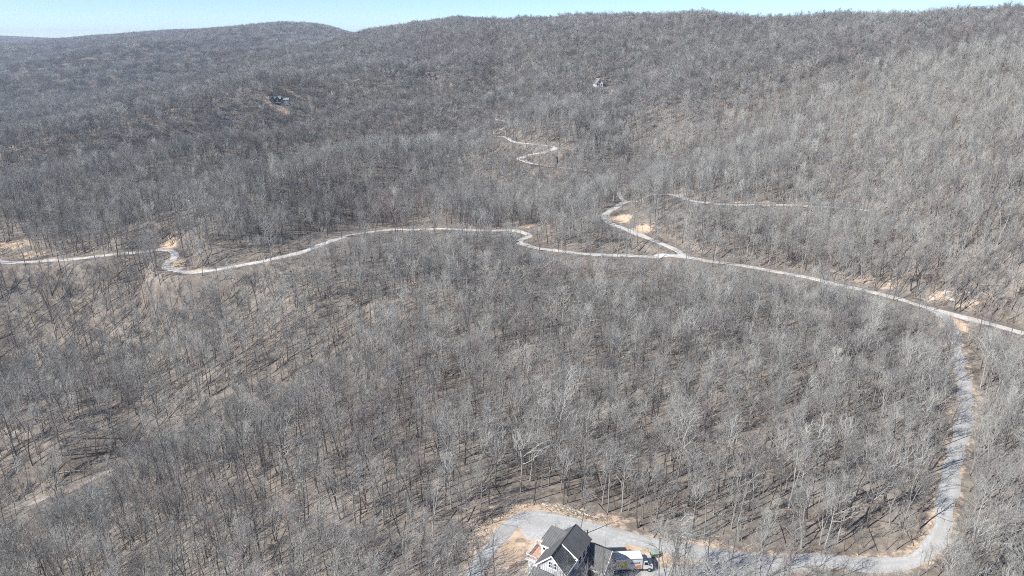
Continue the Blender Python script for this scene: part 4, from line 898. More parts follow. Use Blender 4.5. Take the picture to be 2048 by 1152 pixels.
# the ground falls away below the roads and was thinned there when they were built, so the roads can be seen from uphill
OPEN = [([(171.8, 204.1, -91.5), (169.7, 206.3, -91.4), (167.6, 208.5, -91.4), (165.5, 210.7, -91.3), (163.3, 212.8, -91.1), (161.1, 214.8, -90.8), (158.9, 216.8, -90.5), (156.6, 218.8, -90.2), (154.4, 220.8, -89.9), (152.3, 222.9, -89.8), (150.4, 225.3, -89.8), (148.4, 227.6, -89.7), (146.5, 229.9, -89.7), (144.6, 232.2, -89.7), (142.6, 234.6, -89.7), (140.9, 237.0, -89.8), (139.2, 239.5, -90.0), (137.5, 242.0, -90.2), (135.7, 244.5, -90.4), (134.0, 246.9, -90.6), (132.3, 249.4, -90.8), (130.4, 251.7, -90.9), (128.4, 254.0, -91.0), (126.4, 256.3, -91.1), (124.4, 258.6, -91.2), (122.5, 260.9, -91.4), (120.5, 263.1, -91.5), (118.5, 265.4, -91.6), (116.1, 267.2, -91.6), (113.6, 269.0, -91.6), (111.2, 270.8, -91.6), (108.8, 272.6, -91.7), (106.3, 274.4, -91.7), (103.9, 276.2, -91.7), (101.4, 277.8, -91.7), (98.6, 279.0, -91.6), (95.8, 280.1, -91.4), (93.0, 281.3, -91.3), (90.2, 282.4, -91.2), (87.4, 283.6, -91.1), (84.7, 284.9, -91.1), (82.1, 286.4, -91.1), (79.5, 287.9, -91.1), (76.8, 289.4, -91.2)], 0.82, 2.1), ([(76.8, 289.4, -91.2), (73.3, 290.2, -91.3), (69.8, 290.9, -91.4), (66.3, 291.7, -91.5), (62.9, 292.5, -91.6), (59.4, 293.2, -91.7), (55.8, 293.7, -91.7), (52.2, 293.9, -91.6), (48.7, 294.0, -91.5), (45.1, 294.2, -91.4), (41.5, 294.3, -91.3), (37.9, 294.5, -91.2), (34.4, 294.9, -91.1), (31.2, 296.4, -91.2), (27.9, 297.9, -91.2), (24.6, 299.3, -91.3), (21.4, 300.8, -91.3), (18.1, 302.2, -91.4), (15.1, 304.1, -91.5), (12.1, 306.1, -91.6), (9.1, 308.1, -91.7), (6.7, 310.7, -91.7), (4.4, 313.4, -91.7), (4.5, 316.7, -91.6), (5.4, 320.2, -91.4), (7.5, 323.0, -91.1), (8.2, 326.0, -91.0), (6.5, 329.1, -91.0), (4.4, 332.0, -91.0), (1.4, 333.9, -91.2), (-1.7, 335.5, -91.3), (-5.2, 335.3, -91.1), (-8.8, 335.1, -90.9), (-12.4, 334.9, -90.8), (-15.9, 334.7, -90.6), (-19.5, 334.5, -90.4), (-23.1, 334.3, -90.2), (-26.3, 335.5, -90.5), (-29.5, 337.1, -91.0), (-32.7, 338.7, -91.4), (-35.9, 340.3, -91.8), (-39.0, 341.9, -92.3), (-42.2, 343.5, -92.7), (-45.4, 345.1, -93.1)], 0.82, 2.0), ([(-45.4, 345.1, -93.1), (-48.4, 345.9, -93.4), (-51.4, 346.8, -93.7), (-54.5, 347.6, -94.1), (-57.5, 348.5, -94.4), (-60.5, 349.3, -94.7), (-63.5, 350.2, -95.0), (-65.8, 348.9, -94.8), (-67.6, 346.4, -94.4), (-69.4, 343.8, -93.9), (-71.3, 341.3, -93.5), (-73.1, 338.8, -93.0), (-74.9, 336.2, -92.6), (-76.7, 333.7, -92.1), (-77.9, 330.8, -91.8), (-79.1, 327.9, -91.5), (-80.2, 324.9, -91.2), (-81.4, 322.0, -90.9), (-82.5, 319.1, -90.6), (-83.7, 316.2, -90.2), (-84.9, 313.3, -89.9), (-86.0, 310.4, -89.6), (-87.6, 307.6, -89.7), (-89.1, 304.9, -89.7), (-90.7, 302.1, -89.8), (-92.2, 299.4, -89.9), (-93.8, 296.6, -89.9), (-95.4, 293.9, -90.0), (-98.0, 292.2, -90.3), (-100.6, 290.4, -90.5), (-103.2, 288.7, -90.8), (-105.8, 286.9, -91.1), (-108.7, 285.7, -91.4), (-111.6, 284.6, -91.7), (-114.6, 283.6, -92.0), (-117.6, 282.5, -92.3), (-120.5, 281.5, -92.6), (-123.5, 280.6, -92.8), (-126.6, 279.7, -93.1), (-129.6, 278.9, -93.4), (-132.6, 278.0, -93.6), (-135.7, 277.7, -93.8), (-138.8, 277.9, -94.0), (-142.0, 278.1, -94.1), (-144.9, 279.1, -94.0), (-147.8, 280.4, -93.7), (-150.1, 282.3, -93.4), (-151.6, 285.0, -92.9), (-150.7, 287.0, -91.5), (-150.2, 289.3, -90.5), (-151.2, 292.3, -90.4), (-152.2, 295.2, -90.2), (-154.6, 297.2, -90.5), (-157.1, 299.2, -90.9), (-159.5, 301.2, -91.2), (-161.9, 303.2, -91.6)], 0.86, 2.1), ([(-174.6, 298.5, -91.9), (-177.6, 297.6, -91.9), (-180.6, 296.7, -92.0), (-183.5, 295.8, -92.1), (-186.5, 295.0, -92.2), (-189.6, 295.0, -92.6), (-192.7, 295.1, -93.0), (-195.8, 295.1, -93.4), (-198.9, 295.2, -93.7), (-202.0, 295.1, -94.0), (-205.2, 295.0, -94.2), (-208.3, 294.9, -94.4), (-211.4, 294.6, -94.6), (-214.4, 294.1, -94.6), (-217.5, 293.6, -94.7), (-220.6, 293.3, -94.7), (-223.7, 293.2, -94.6), (-226.9, 293.1, -94.5), (-229.8, 293.7, -94.6), (-232.5, 295.2, -94.9), (-235.2, 296.8, -95.2), (-237.9, 298.3, -95.5), (-240.6, 299.8, -95.9), (-243.3, 301.3, -96.2), (-246.0, 302.8, -96.5), (-248.7, 304.4, -96.8)], 0.55, 1.9), ([(77.2, 289.0, -91.3), (76.2, 291.8, -90.9), (75.2, 294.6, -90.6), (74.2, 297.5, -90.3), (73.0, 300.2, -89.9), (71.2, 302.6, -89.6), (69.4, 305.0, -89.3), (67.4, 307.2, -88.9), (65.4, 309.5, -88.5), (63.4, 311.7, -88.0), (61.4, 313.9, -87.6), (59.5, 316.2, -87.3), (57.6, 318.5, -87.0), (55.6, 320.8, -86.6), (53.7, 323.1, -86.3), (52.1, 325.6, -86.2), (50.5, 328.2, -86.1), (48.9, 330.7, -85.9), (48.1, 333.6, -85.8), (47.4, 336.6, -85.6), (46.7, 339.5, -85.5), (47.6, 342.3, -85.2), (48.5, 345.2, -84.9), (49.4, 348.1, -84.7), (51.0, 350.6, -84.6), (52.6, 353.2, -84.5), (54.1, 355.8, -84.3), (55.7, 358.4, -84.2), (57.1, 361.0, -84.2), (58.4, 363.7, -84.3), (59.7, 366.5, -84.4), (61.0, 369.2, -84.5), (62.3, 371.9, -84.6), (63.6, 374.6, -84.7)], 0.92, 2.6), ([(84.1, 364.1, -78.4), (85.3, 361.3, -78.3), (86.5, 358.5, -78.2), (87.7, 355.7, -78.1), (89.0, 352.9, -78.0), (90.2, 350.1, -77.9), (91.4, 347.3, -77.8), (93.6, 345.5, -77.9), (96.4, 344.1, -78.2), (99.1, 342.8, -78.4), (101.9, 341.7, -78.6), (104.9, 341.2, -78.6), (107.9, 340.8, -78.7), (111.0, 340.3, -78.7), (114.0, 339.9, -78.8), (117.0, 339.8, -78.9), (120.0, 340.1, -78.9), (123.1, 340.4, -79.0), (126.1, 340.7, -79.1), (129.2, 341.0, -79.1), (132.2, 341.2, -79.2), (135.2, 341.5, -79.4), (138.3, 341.8, -79.5), (141.3, 342.0, -79.7), (144.3, 342.3, -79.9), (147.4, 342.6, -80.0)], 0.6, 2.2), ([(33.2, 472.2, -83.5), (26.7, 473.4, -82.8), (20.2, 474.5, -82.2), (13.7, 475.7, -81.5), (8.3, 479.2, -80.3), (5.3, 483.1, -78.8), (10.9, 485.9, -76.8), (17.4, 487.1, -76.1), (23.6, 489.1, -75.3), (29.1, 492.7, -74.5), (29.7, 497.2, -72.8), (23.6, 498.8, -72.0), (17.0, 499.7, -71.4), (11.2, 502.2, -71.0), (6.7, 507.1, -70.8), (2.1, 511.9, -70.5), (-1.7, 517.1, -70.5), (-2.8, 523.6, -71.1), (-3.8, 530.2, -71.7), (-4.9, 536.7, -72.3), (-5.9, 543.3, -72.9), (-7.0, 549.8, -73.6), (-8.0, 556.4, -74.2), (-9.1, 562.9, -74.8), (-10.1, 569.5, -75.4), (-11.2, 576.0, -76.0), (-12.2, 582.5, -76.7), (-13.3, 589.1, -77.3), (-14.3, 595.6, -77.9), (-14.4, 602.2, -77.6), (-14.1, 608.8, -76.9), (-9.6, 612.0, -74.7), (-5.6, 616.2, -72.6), (-3.1, 622.0, -70.7), (-4.8, 628.1, -70.0), (-7.3, 634.3, -69.6), (-10.3, 640.2, -69.5), (-13.8, 645.9, -69.7), (-17.2, 651.6, -69.9), (-20.7, 657.3, -70.2)], 0.68, 2.4), ([(138.0, 190.4, -93.0), (136.9, 188.2, -93.0), (135.7, 185.9, -93.1), (134.5, 183.6, -93.2), (133.3, 181.3, -93.3), (132.2, 179.1, -93.3), (131.0, 176.8, -93.4), (129.8, 174.5, -93.5), (128.5, 172.3, -93.4), (127.2, 170.1, -93.4), (125.9, 167.9, -93.4), (124.6, 165.7, -93.3), (123.3, 163.5, -93.3), (122.0, 161.3, -93.3), (120.6, 159.2, -93.2), (119.0, 157.2, -93.1), (117.5, 155.1, -93.1), (115.9, 153.1, -93.0), (114.4, 151.0, -92.9), (112.9, 149.0, -92.9), (111.3, 146.9, -92.9), (109.8, 144.9, -92.9), (108.3, 142.8, -92.9), (106.7, 140.8, -93.0), (105.2, 138.8, -93.0), (103.7, 136.7, -92.8), (102.2, 134.7, -92.7), (100.6, 132.6, -92.6), (99.1, 130.6, -92.5), (97.6, 128.5, -92.4), (96.1, 126.4, -92.3), (94.6, 124.3, -92.3), (93.2, 122.2, -92.2), (91.7, 120.1, -92.2), (90.2, 118.1, -92.3), (88.7, 116.0, -92.5), (87.1, 114.0, -92.8), (85.5, 112.1, -93.1), (83.7, 110.4, -93.6), (81.9, 108.7, -94.2)], 0.62, 1.9), ([(76.8, 106.3, -95.3), (75.3, 106.3, -95.5), (73.9, 106.2, -95.7), (72.4, 106.2, -95.9), (70.9, 106.2, -96.1), (69.5, 106.2, -96.1), (68.0, 106.3, -96.1), (66.5, 106.4, -96.1), (65.0, 106.5, -96.1), (63.6, 106.6, -96.0), (62.1, 106.6, -96.0), (60.6, 106.7, -96.0), (59.2, 106.7, -95.9), (57.7, 106.8, -95.8), (56.2, 106.8, -95.6), (54.7, 106.9, -95.5), (53.3, 106.9, -95.4), (51.8, 106.9, -95.3), (50.3, 107.0, -95.2), (48.9, 107.1, -95.2), (47.4, 107.2, -95.1), (45.9, 107.3, -95.0), (44.4, 107.4, -95.0), (43.0, 107.5, -94.9), (41.5, 107.6, -94.9), (40.1, 107.9, -94.9), (38.6, 108.2, -94.9), (37.2, 108.5, -94.9), (35.7, 108.8, -94.9), (34.3, 109.1, -94.9), (32.9, 109.5, -94.9), (31.4, 109.9, -94.9), (30.0, 110.3, -95.0), (28.6, 110.7, -95.0)], 0.85, 2.1), ([(28.6, 110.7, -95.0), (27.1, 111.3, -95.0), (25.6, 111.9, -95.0), (24.1, 112.5, -95.1), (22.7, 113.1, -95.1), (21.2, 113.8, -95.0), (19.8, 114.5, -95.0), (18.3, 115.2, -95.0), (16.9, 115.9, -95.0), (15.4, 116.4, -94.9), (13.8, 116.9, -94.9), (12.3, 117.5, -94.9), (10.8, 117.9, -94.8), (9.2, 118.2, -94.7), (7.7, 118.5, -94.6), (6.1, 118.6, -94.5), (4.5, 118.5, -94.5), (2.9, 118.4, -94.5), (1.6, 117.6, -94.4), (0.3, 116.6, -94.3), (-0.7, 115.3, -94.3), (-1.5, 114.0, -94.2), (-2.3, 112.6, -94.2), (-3.0, 111.1, -94.1), (-3.6, 109.7, -94.1), (-4.3, 108.2, -94.1)], 0.93, 2.4), ([(-166.6, 187.5, -147.0), (-164.5, 187.8, -146.4), (-162.4, 188.2, -145.8), (-160.4, 188.5, -145.2), (-158.3, 188.9, -144.6), (-156.2, 189.3, -144.0), (-154.2, 189.8, -143.3), (-152.2, 190.3, -142.6), (-150.2, 190.9, -142.0), (-148.3, 191.9, -141.6), (-146.6, 193.2, -141.4), (-144.8, 194.5, -141.2), (-143.1, 195.8, -140.9), (-141.5, 197.2, -140.7), (-139.8, 198.6, -140.5), (-138.1, 200.1, -140.3)], 0.65, 1.8), ([(-2.3, 103.8, -93.8), (-1.6, 104.6, -93.8), (-0.9, 105.5, -93.8), (-0.2, 106.3, -93.8), (0.5, 107.1, -93.9), (1.3, 107.9, -93.9), (2.0, 108.7, -93.9), (2.7, 109.3, -93.9), (3.5, 108.6, -93.9), (4.3, 107.9, -93.8), (5.1, 107.2, -93.8), (5.9, 106.6, -93.8), (6.5, 107.5, -93.9), (7.1, 108.4, -94.0), (7.7, 109.2, -94.1), (8.5, 110.0, -94.2), (9.3, 110.6, -94.2), (10.2, 111.3, -94.3), (11.1, 111.9, -94.4), (12.0, 112.5, -94.5), (12.8, 113.1, -94.6), (13.6, 112.4, -94.6), (14.4, 111.7, -94.6), (15.2, 110.9, -94.6), (16.0, 110.2, -94.6), (16.7, 109.4, -94.6), (17.5, 108.7, -94.6), (18.1, 107.8, -94.6), (18.8, 106.9, -94.6), (19.4, 106.1, -94.6)], 0.9, 2.2), ([(19.2, 104.7, -94.5), (19.8, 104.7, -94.6), (20.4, 104.7, -94.6), (21.0, 104.7, -94.6), (21.6, 104.8, -94.6), (22.2, 104.8, -94.7), (22.8, 104.8, -94.7), (23.4, 104.9, -94.7), (24.0, 104.9, -94.7), (24.6, 104.9, -94.8), (25.2, 104.9, -94.8), (25.8, 105.0, -94.8), (26.4, 105.0, -94.8), (27.0, 105.0, -94.9)], 0.95, 2.4), ([(49.4, 335.1, -85.5), (50.6, 335.4, -85.3), (51.7, 335.8, -85.2), (52.9, 336.1, -85.0), (54.1, 336.4, -84.9), (55.2, 336.8, -84.7), (56.4, 337.1, -84.6), (57.6, 337.4, -84.5), (58.7, 337.8, -84.3), (59.9, 338.1, -84.2)], 0.8, 2.6), ([(2.0, 338.5, -91.3), (3.1, 339.1, -91.3), (4.1, 339.7, -91.2), (5.2, 340.4, -91.1), (6.2, 341.0, -91.1), (7.3, 341.7, -91.0), (8.3, 342.3, -90.9), (9.3, 342.9, -90.9), (10.4, 343.6, -90.8), (11.4, 344.2, -90.7)], 0.8, 2.6), ([(-57.1, 371.3, -96.4), (-55.1, 370.6, -96.0), (-53.2, 369.9, -95.6), (-51.2, 369.3, -95.2), (-49.3, 368.6, -94.7), (-47.3, 367.9, -94.3), (-45.4, 367.3, -93.9), (-43.4, 366.6, -93.5), (-41.5, 365.9, -93.0), (-39.6, 365.3, -92.6)], 0.8, 2.6), ([(-164.5, 307.2, -90.1), (-163.9, 307.3, -90.0), (-163.2, 307.5, -89.8), (-162.5, 307.6, -89.6), (-161.8, 307.8, -89.4), (-161.1, 307.9, -89.3), (-160.4, 308.1, -89.1), (-159.7, 308.2, -88.9), (-159.0, 308.4, -88.8), (-158.3, 308.5, -88.6)], 0.8, 2.6), ([(-247.3, 314.8, -94.1), (-246.2, 315.2, -94.0), (-245.1, 315.6, -93.9), (-244.0, 316.0, -93.8), (-242.9, 316.4, -93.7), (-241.8, 316.8, -93.6), (-240.7, 317.2, -93.5), (-239.6, 317.6, -93.4), (-238.5, 317.9, -93.3), (-237.4, 318.3, -93.2)], 0.8, 2.6), ([(-94.4, 353.3, -93.4), (-93.0, 355.3, -93.7), (-91.7, 357.2, -93.9), (-90.3, 359.2, -94.2), (-88.9, 361.2, -94.5), (-87.6, 363.2, -94.7), (-86.2, 365.1, -95.0), (-84.9, 367.1, -95.3), (-83.5, 369.1, -95.5), (-82.2, 371.0, -95.8)], 0.8, 2.6), ([(-109.2, 317.0, -89.3), (-108.0, 318.4, -89.4), (-106.8, 319.8, -89.6), (-105.6, 321.2, -89.8), (-104.4, 322.7, -89.9), (-103.2, 324.1, -90.1), (-102.0, 325.5, -90.3), (-100.8, 327.0, -90.5), (-99.6, 328.4, -90.6), (-98.4, 329.8, -90.8)], 0.8, 2.6), ([(-131.5, 289.3, -88.3), (-130.7, 289.9, -88.3), (-130.0, 290.6, -88.3), (-129.2, 291.2, -88.3), (-128.5, 291.8, -88.3), (-127.7, 292.4, -88.3), (-127.0, 293.1, -88.2), (-126.2, 293.7, -88.2), (-125.5, 294.3, -88.2), (-124.7, 294.9, -88.2)], 0.8, 2.6), ([(-247.9, 714.8, -59.0), (-247.0, 715.5, -59.0), (-246.2, 716.2, -59.1), (-245.3, 716.9, -59.1), (-244.4, 717.6, -59.2), (-243.6, 718.2, -59.3), (-242.7, 718.9, -59.3), (-241.9, 719.6, -59.4), (-241.0, 720.3, -59.4), (-240.2, 720.9, -59.5), (-239.3, 721.6, -59.5), (-238.5, 722.3, -59.6), (-237.6, 723.0, -59.6), (-236.7, 723.7, -59.7), (-235.9, 724.3, -59.8), (-235.0, 725.0, -59.8), (-234.2, 725.7, -59.9), (-233.3, 726.4, -59.9)], 0.97, 4), ([(-236.7, 730.3, -56.2), (-236.0, 731.1, -56.3), (-235.3, 732.0, -56.4), (-234.6, 732.8, -56.4), (-233.8, 733.7, -56.5), (-233.1, 734.5, -56.6), (-232.4, 735.3, -56.6), (-231.7, 736.2, -56.7), (-231.0, 737.0, -56.8), (-230.2, 737.9, -56.8), (-229.5, 738.7, -56.9), (-228.8, 739.6, -57.0), (-228.1, 740.4, -57.0), (-227.4, 741.2, -57.1), (-226.6, 742.1, -57.2), (-225.9, 742.9, -57.2), (-225.2, 743.8, -57.3), (-224.5, 744.6, -57.4)], 0.97, 4), ([(-104.3, 850.6, -42.5), (-103.7, 850.5, -42.5), (-103.1, 850.4, -42.5), (-102.4, 850.3, -42.5), (-101.8, 850.2, -42.5), (-101.1, 850.0, -42.5), (-100.5, 849.9, -42.4), (-99.8, 849.8, -42.4), (-99.2, 849.7, -42.4), (-98.5, 849.6, -42.4), (-97.9, 849.5, -42.4), (-97.3, 849.4, -42.4), (-96.6, 849.2, -42.4), (-96.0, 849.1, -42.4), (-95.3, 849.0, -42.4), (-94.7, 848.9, -42.4), (-94.0, 848.8, -42.4), (-93.4, 848.7, -42.4)], 0.97, 4), ([(85.7, 729.3, -44.8), (86.4, 729.2, -44.8), (87.1, 729.0, -44.8), (87.8, 728.9, -44.7), (88.5, 728.7, -44.7), (89.2, 728.6, -44.7), (90.0, 728.4, -44.7), (90.7, 728.3, -44.7), (91.4, 728.2, -44.7), (92.1, 728.0, -44.7), (92.8, 727.9, -44.7), (93.5, 727.7, -44.7), (94.2, 727.6, -44.7), (94.9, 727.4, -44.7), (95.6, 727.3, -44.6), (96.3, 727.1, -44.6), (97.0, 727.0, -44.6), (97.7, 726.8, -44.6)], 0.97, 4), ([(-714.8, 2429.0, 39.3), (-673.8, 2289.9, 37.1), (-632.8, 2150.8, 34.8), (-591.8, 2011.7, 32.6), (-550.9, 1872.6, 30.3), (-509.9, 1733.5, 28.1), (-468.9, 1594.4, 25.8), (-427.9, 1455.3, 23.6), (-386.9, 1316.2, 21.3), (-345.9, 1177.1, 19.1), (-304.9, 1038.0, 16.8), (-263.9, 898.9, 14.6), (-223.0, 759.8, 12.3), (-182.0, 620.6, 10.1), (-141.0, 481.5, 7.8), (-100.0, 342.4, 5.5), (-59.0, 203.3, 3.3), (-18.0, 64.2, 1.0)], 0.97, 4), ([(-246.0, 711.4, -61.6), (-245.6, 711.6, -61.6), (-245.3, 711.9, -61.7), (-244.9, 712.2, -61.7), (-244.5, 712.5, -61.7), (-244.1, 712.8, -61.7), (-243.7, 713.1, -61.8), (-243.4, 713.4, -61.8), (-243.0, 713.7, -61.8), (-242.6, 713.9, -61.8), (-242.2, 714.2, -61.9), (-241.8, 714.5, -61.9), (-241.5, 714.8, -61.9), (-241.1, 715.1, -61.9), (-240.7, 715.4, -62.0), (-240.3, 715.7, -62.0), (-239.9, 716.0, -62.0), (-239.6, 716.3, -62.0)], 0.97, 4)]
def thinned(X, Y, Z, Hh, seed):
    """trees standing in the cleared strips are younger and lower; returns heights (0 = cut)"""
    rng = np.random.default_rng(seed); roll = rng.random(len(X)); out = Hh.copy(); slack = rng.uniform(.8, 1.02, len(X))
    for (pts, prob, cw) in OPEN:
        for (tx, ty, tz) in pts:
            L = math.hypot(tx, ty); ux, uy = tx / L, ty / L
            along = X * ux + Y * uy; side = np.abs(-X * uy + Y * ux)
            c = (along < L - .5) & (along > L - 75) & (side < cw) & (roll < prob)
            if not c.any(): continue
            zr = (tz * along / L - Z) * slack
            out = np.where(c & (zr < out) & (zr > -2), zr, out)
    return np.where(out < 2.8, 0, out)

pts_xyz, pts_rot, pts_scl, pts_var = [], [], [], []
rng = np.random.default_rng(11)
NEAR = scatter(60, 560, 3.65, .9, 1)
X, Y, Z = NEAR
Hh = np.clip(rng.normal(14.4, 2.5, len(X)), 8, 20)
small = rng.random(len(X)) < .24
Hh[small] = rng.uniform(4.5, 9.5, small.sum())
pa_ = (X - HOUSE_O.x) * HA.x + (Y - HOUSE_O.y) * HA.y; pb_ = (X - HOUSE_O.x) * HB.x + (Y - HOUSE_O.y) * HB.y
ok = off_road(X, Y) & ~((pa_ > -7) & (pa_ < 16) & (pb_ > -11) & (pb_ < 12)) & (clay_at(X, Y) < .62)
ok &= ~((np.abs(X - 23) < 7) & (np.abs(Y - 103.5) < 6)) & ~((np.abs(X - 27.8) < 2.5) & (np.abs(Y - 107.3) < 2.5))
Hh = thinned(X, Y, Z, Hh, 5); ok &= Hh > 0
X, Y, Z, Hh = X[ok], Y[ok], Z[ok], Hh[ok]
# extra trunks that the view shows standing in front of the driveway and the house: x, y, height
PX, PY, PZ = scatter(60, 430, 5.6, .8, 21)          # thin understorey poles
PH = rng.uniform(4.5, 10, len(PX))
qa = (PX - HOUSE_O.x) * HA.x + (PY - HOUSE_O.y) * HA.y; qb = (PX - HOUSE_O.x) * HB.x + (PY - HOUSE_O.y) * HB.y
po_ = off_road(PX, PY, .9) & ~((qa > -7) & (qa < 16) & (qb > -11) & (qb < 12)) & (clay_at(PX, PY) < .75)
po_ &= ~((np.abs(PX - 23) < 7) & (np.abs(PY - 103.5) < 6)) & ~((np.abs(PX - 27.8) < 2.5) & (np.abs(PY - 107.3) < 2.5))
PH = thinned(PX, PY, PZ, PH, 25); po_ &= PH > 0
npole = int(po_.sum()); N0 = len(X)
X = np.r_[X, PX[po_]]; Y = np.r_[Y, PY[po_]]; Z = np.r_[Z, PZ[po_]]; Hh = np.r_[Hh, PH[po_]]
EXTRA = np.array([(26.9, 98.3, 15), (28.1, 98.9, 13), (28.9, 98.5, 17), (31.1, 99.3, 16), (31.7, 99.5, 15), (36.0, 99.5, 15), (40.6, 100.1, 13), (45.0, 100.1, 17), (46.2, 100.8, 13), (51.0, 100.1, 16), (14.2, 93.4, 13.5), (11.9, 92.5, 12.5), (16.2, 94.3, 11), (10.0, 91.4, 12.5), (5.2, 89.1, 11), (-3.1, 100.1, 12), (-5.4, 98.3, 10), (3.1, 90.4, 12), (0.5, 91.4, 9), (57.1, 100.1, 13)])
if len(EXTRA):
    X = np.r_[X, EXTRA[:, 0]]; Y = np.r_[Y, EXTRA[:, 1]]; Z = np.r_[Z, height(EXTRA[:, 0], EXTRA[:, 1])]; Hh = np.r_[Hh, EXTRA[:, 2]]
N = len(X)
kind = rng.integers(0, NK, N)
red = kind == 9; kind[red & (rng.random(N) < .55)] = 0
patch_ = np.sin(X / 37. + 1.3 * np.sin(Y / 53.)) + np.sin(Y / 41. - X / 67. + 1.1) + rng.normal(0, .7, N)
kind[patch_ > 1.5] = rng.choice([3, 6, 10, 0], (patch_ > 1.5).sum()); kind[patch_ < -1.5] = rng.choice([2, 5, 7, 9], (patch_ < -1.5).sum())
# front light put into tree tone: pale kinds grow more frequent towards the right
pale_p = np.clip((X - 20) / 160, 0, 1) * .3
swap = rng.random(N) < pale_p; kind[swap] = rng.choice([3, 6, 11, 3], swap.sum())
dark_p = np.clip((-X - 40) / 160, 0, 1) * .12  # backlight painted in: dark kinds more frequent towards the left
swap = rng.random(N) < dark_p; kind[swap] = rng.choice([2, 5, 7], swap.sum())
kind[N0:N0 + npole] = rng.choice([2, 8, 6, 3, 1], npole)
rz = rng.uniform(0, 6.283, N); wide = rng.uniform(.82, 1.2, N)
big = (kind == 4) | (kind == 11); wide[big] *= .82; Hh[big] = np.minimum(Hh[big], 15.5)
uc, vc, dc = project(X, Y, Z + Hh * .65)
_, vb, _ = project(X, Y, Z)
inframe = (uc > .012) & (uc < .988) & (vc > 0) & (vc < .985)
size = np.where(inframe, Hh / dc, 0)
single = np.zeros(N, bool); single[np.argsort(-size)[:300]] = True

# the 300 nearest as trees of their own
DRV = [r for r in ROADLINES if r[0] == "house_driveway"][0][3]
TRK = [r for r in ROADLINES if r[0] == "truck_driveway"][0][3]
def place_words(x, y):
    dd = min(np.hypot(DRV[:, 0] - x, DRV[:, 1] - y).min(), np.hypot(TRK[:, 0] - x, TRK[:, 1] - y).min())
    hd = math.hypot(x - (HOUSE_O.x + HA.x * 4.5), y - (HOUSE_O.y + HA.y * 4.5))
    if hd < 17 and y < 104: return "beside the grey-roofed house"
    if x > 80 and dd < 7: return "beside the driveway's long bend"
    if dd < 6: return "beside the driveway" if x > 12 else "beside the turnaround"
    if y < 103 and x > 10: return "below the driveway"
    if x > 90: return "in woods right of the driveway"
    if x > 58: return "in woods inside the driveway's bend"
    if x > 34: return "uphill of the driveway's straight"
    if x > 18: return "uphill of the truck"
    if x > 0: return "uphill of the log pile"
    if x > -14: return "uphill of the turnaround's left end"
    if y < 112: return "on slope just left of house"
    if x < -70: return "on far left slope above ravine"
    if x < -40: return "on left-hand slope"
    return "on slope between house and ravine"
ORD = "first second third fourth fifth sixth seventh eighth ninth tenth eleventh twelfth thirteenth fourteenth fifteenth sixteenth seventeenth eighteenth nineteenth twentieth".split()
LABS = {}
order = np.argsort(-size)[:300]
TILT = random.Random(8)
for k in order:
    tk, cr, fm, tn = VAR[kind[k]]
    s = Hh[k] / 16.0
    t = empty("bare_tree", (X[k], Y[k], Z[k]), rz[k])
    t.scale = (s * wide[k], s * wide[k], s); t.rotation_euler = (TILT.gauss(0, .035), TILT.gauss(0, .035), rz[k])
    a = link(bpy.data.objects.new("trunk", tk), t); b = link(bpy.data.objects.new("crown", cr), t)
    hw_ = "small" if Hh[k] < 9.5 else ("tall" if Hh[k] > 18 else "")
    fw = {"broad": "broad-crowned", "tall": "straight", "slender": "slender", "forked": "forked", "spreading": "spreading"}[fm]
    if hw_ and fw == "straight": fw = ""
    lab = " ".join(q for q in (hw_, fw, WORD[tn], "bare tree", place_words(X[k], Y[k])) if q)
    tag(t, lab, "tree", "bare hardwood trees near the house and driveway")
    LABS.setdefault(lab, []).append((uc[k], t))
for lab, ts_ in LABS.items():
    if len(ts_) > 1:
        for q, (_, t) in enumerate(sorted(ts_, key=lambda e: e[0])):
            t["label"] = "%s, %s such from left" % (lab, ORD[q] if q < 20 else "rightmost")

LEAN = np.random.default_rng(91)
def add(x, y, z, rz_, sx, sz_, var):
    pts_xyz.append(np.c_[x, y, z]); pts_rot.append(np.c_[LEAN.normal(0, .035, len(x)), LEAN.normal(0, .035, len(x)), rz_]); pts_scl.append(np.c_[sx, sx, sz_]); pts_var.append(var)
r_ = ~single
add(X[r_], Y[r_], Z[r_], rz[r_], Hh[r_] / 16 * wide[r_], Hh[r_] / 16, kind[r_])
# middle distance
X, Y, Z = scatter(560, 1500, 4.5, .92, 2)
m = off_road(X, Y, 1.0) & (clay_at(X, Y) < .6) & ~hidden(X, Y, Z); X, Y, Z = X[m], Y[m], Z[m]
Hm = np.clip(rng.normal(13.8, 2.5, len(X)), 7, 19); Hm = thinned(X, Y, Z, Hm, 6); m = Hm > 0; X, Y, Z, Hm = X[m], Y[m], Z[m], Hm[m]
wd = rng.uniform(1.0, 1.4, len(X))
pt = np.sin(X / 61. + 1.3 * np.sin(Y / 83.)) + np.sin(Y / 71. - X / 97. + 1.1) + rng.normal(0, .6, len(X))
kmid = rng.integers(0, NM, len(X)); kmid[pt > 1.3] = rng.choice([3, 0, 2], (pt > 1.3).sum()); kmid[pt < -1.3] = rng.choice([1, 5, 6], (pt < -1.3).sum()); kmid = kmid + NK
add(X, Y, Z, rng.uniform(0, 6.283, len(X)), Hm / 16 * wd, Hm / 16, kmid)
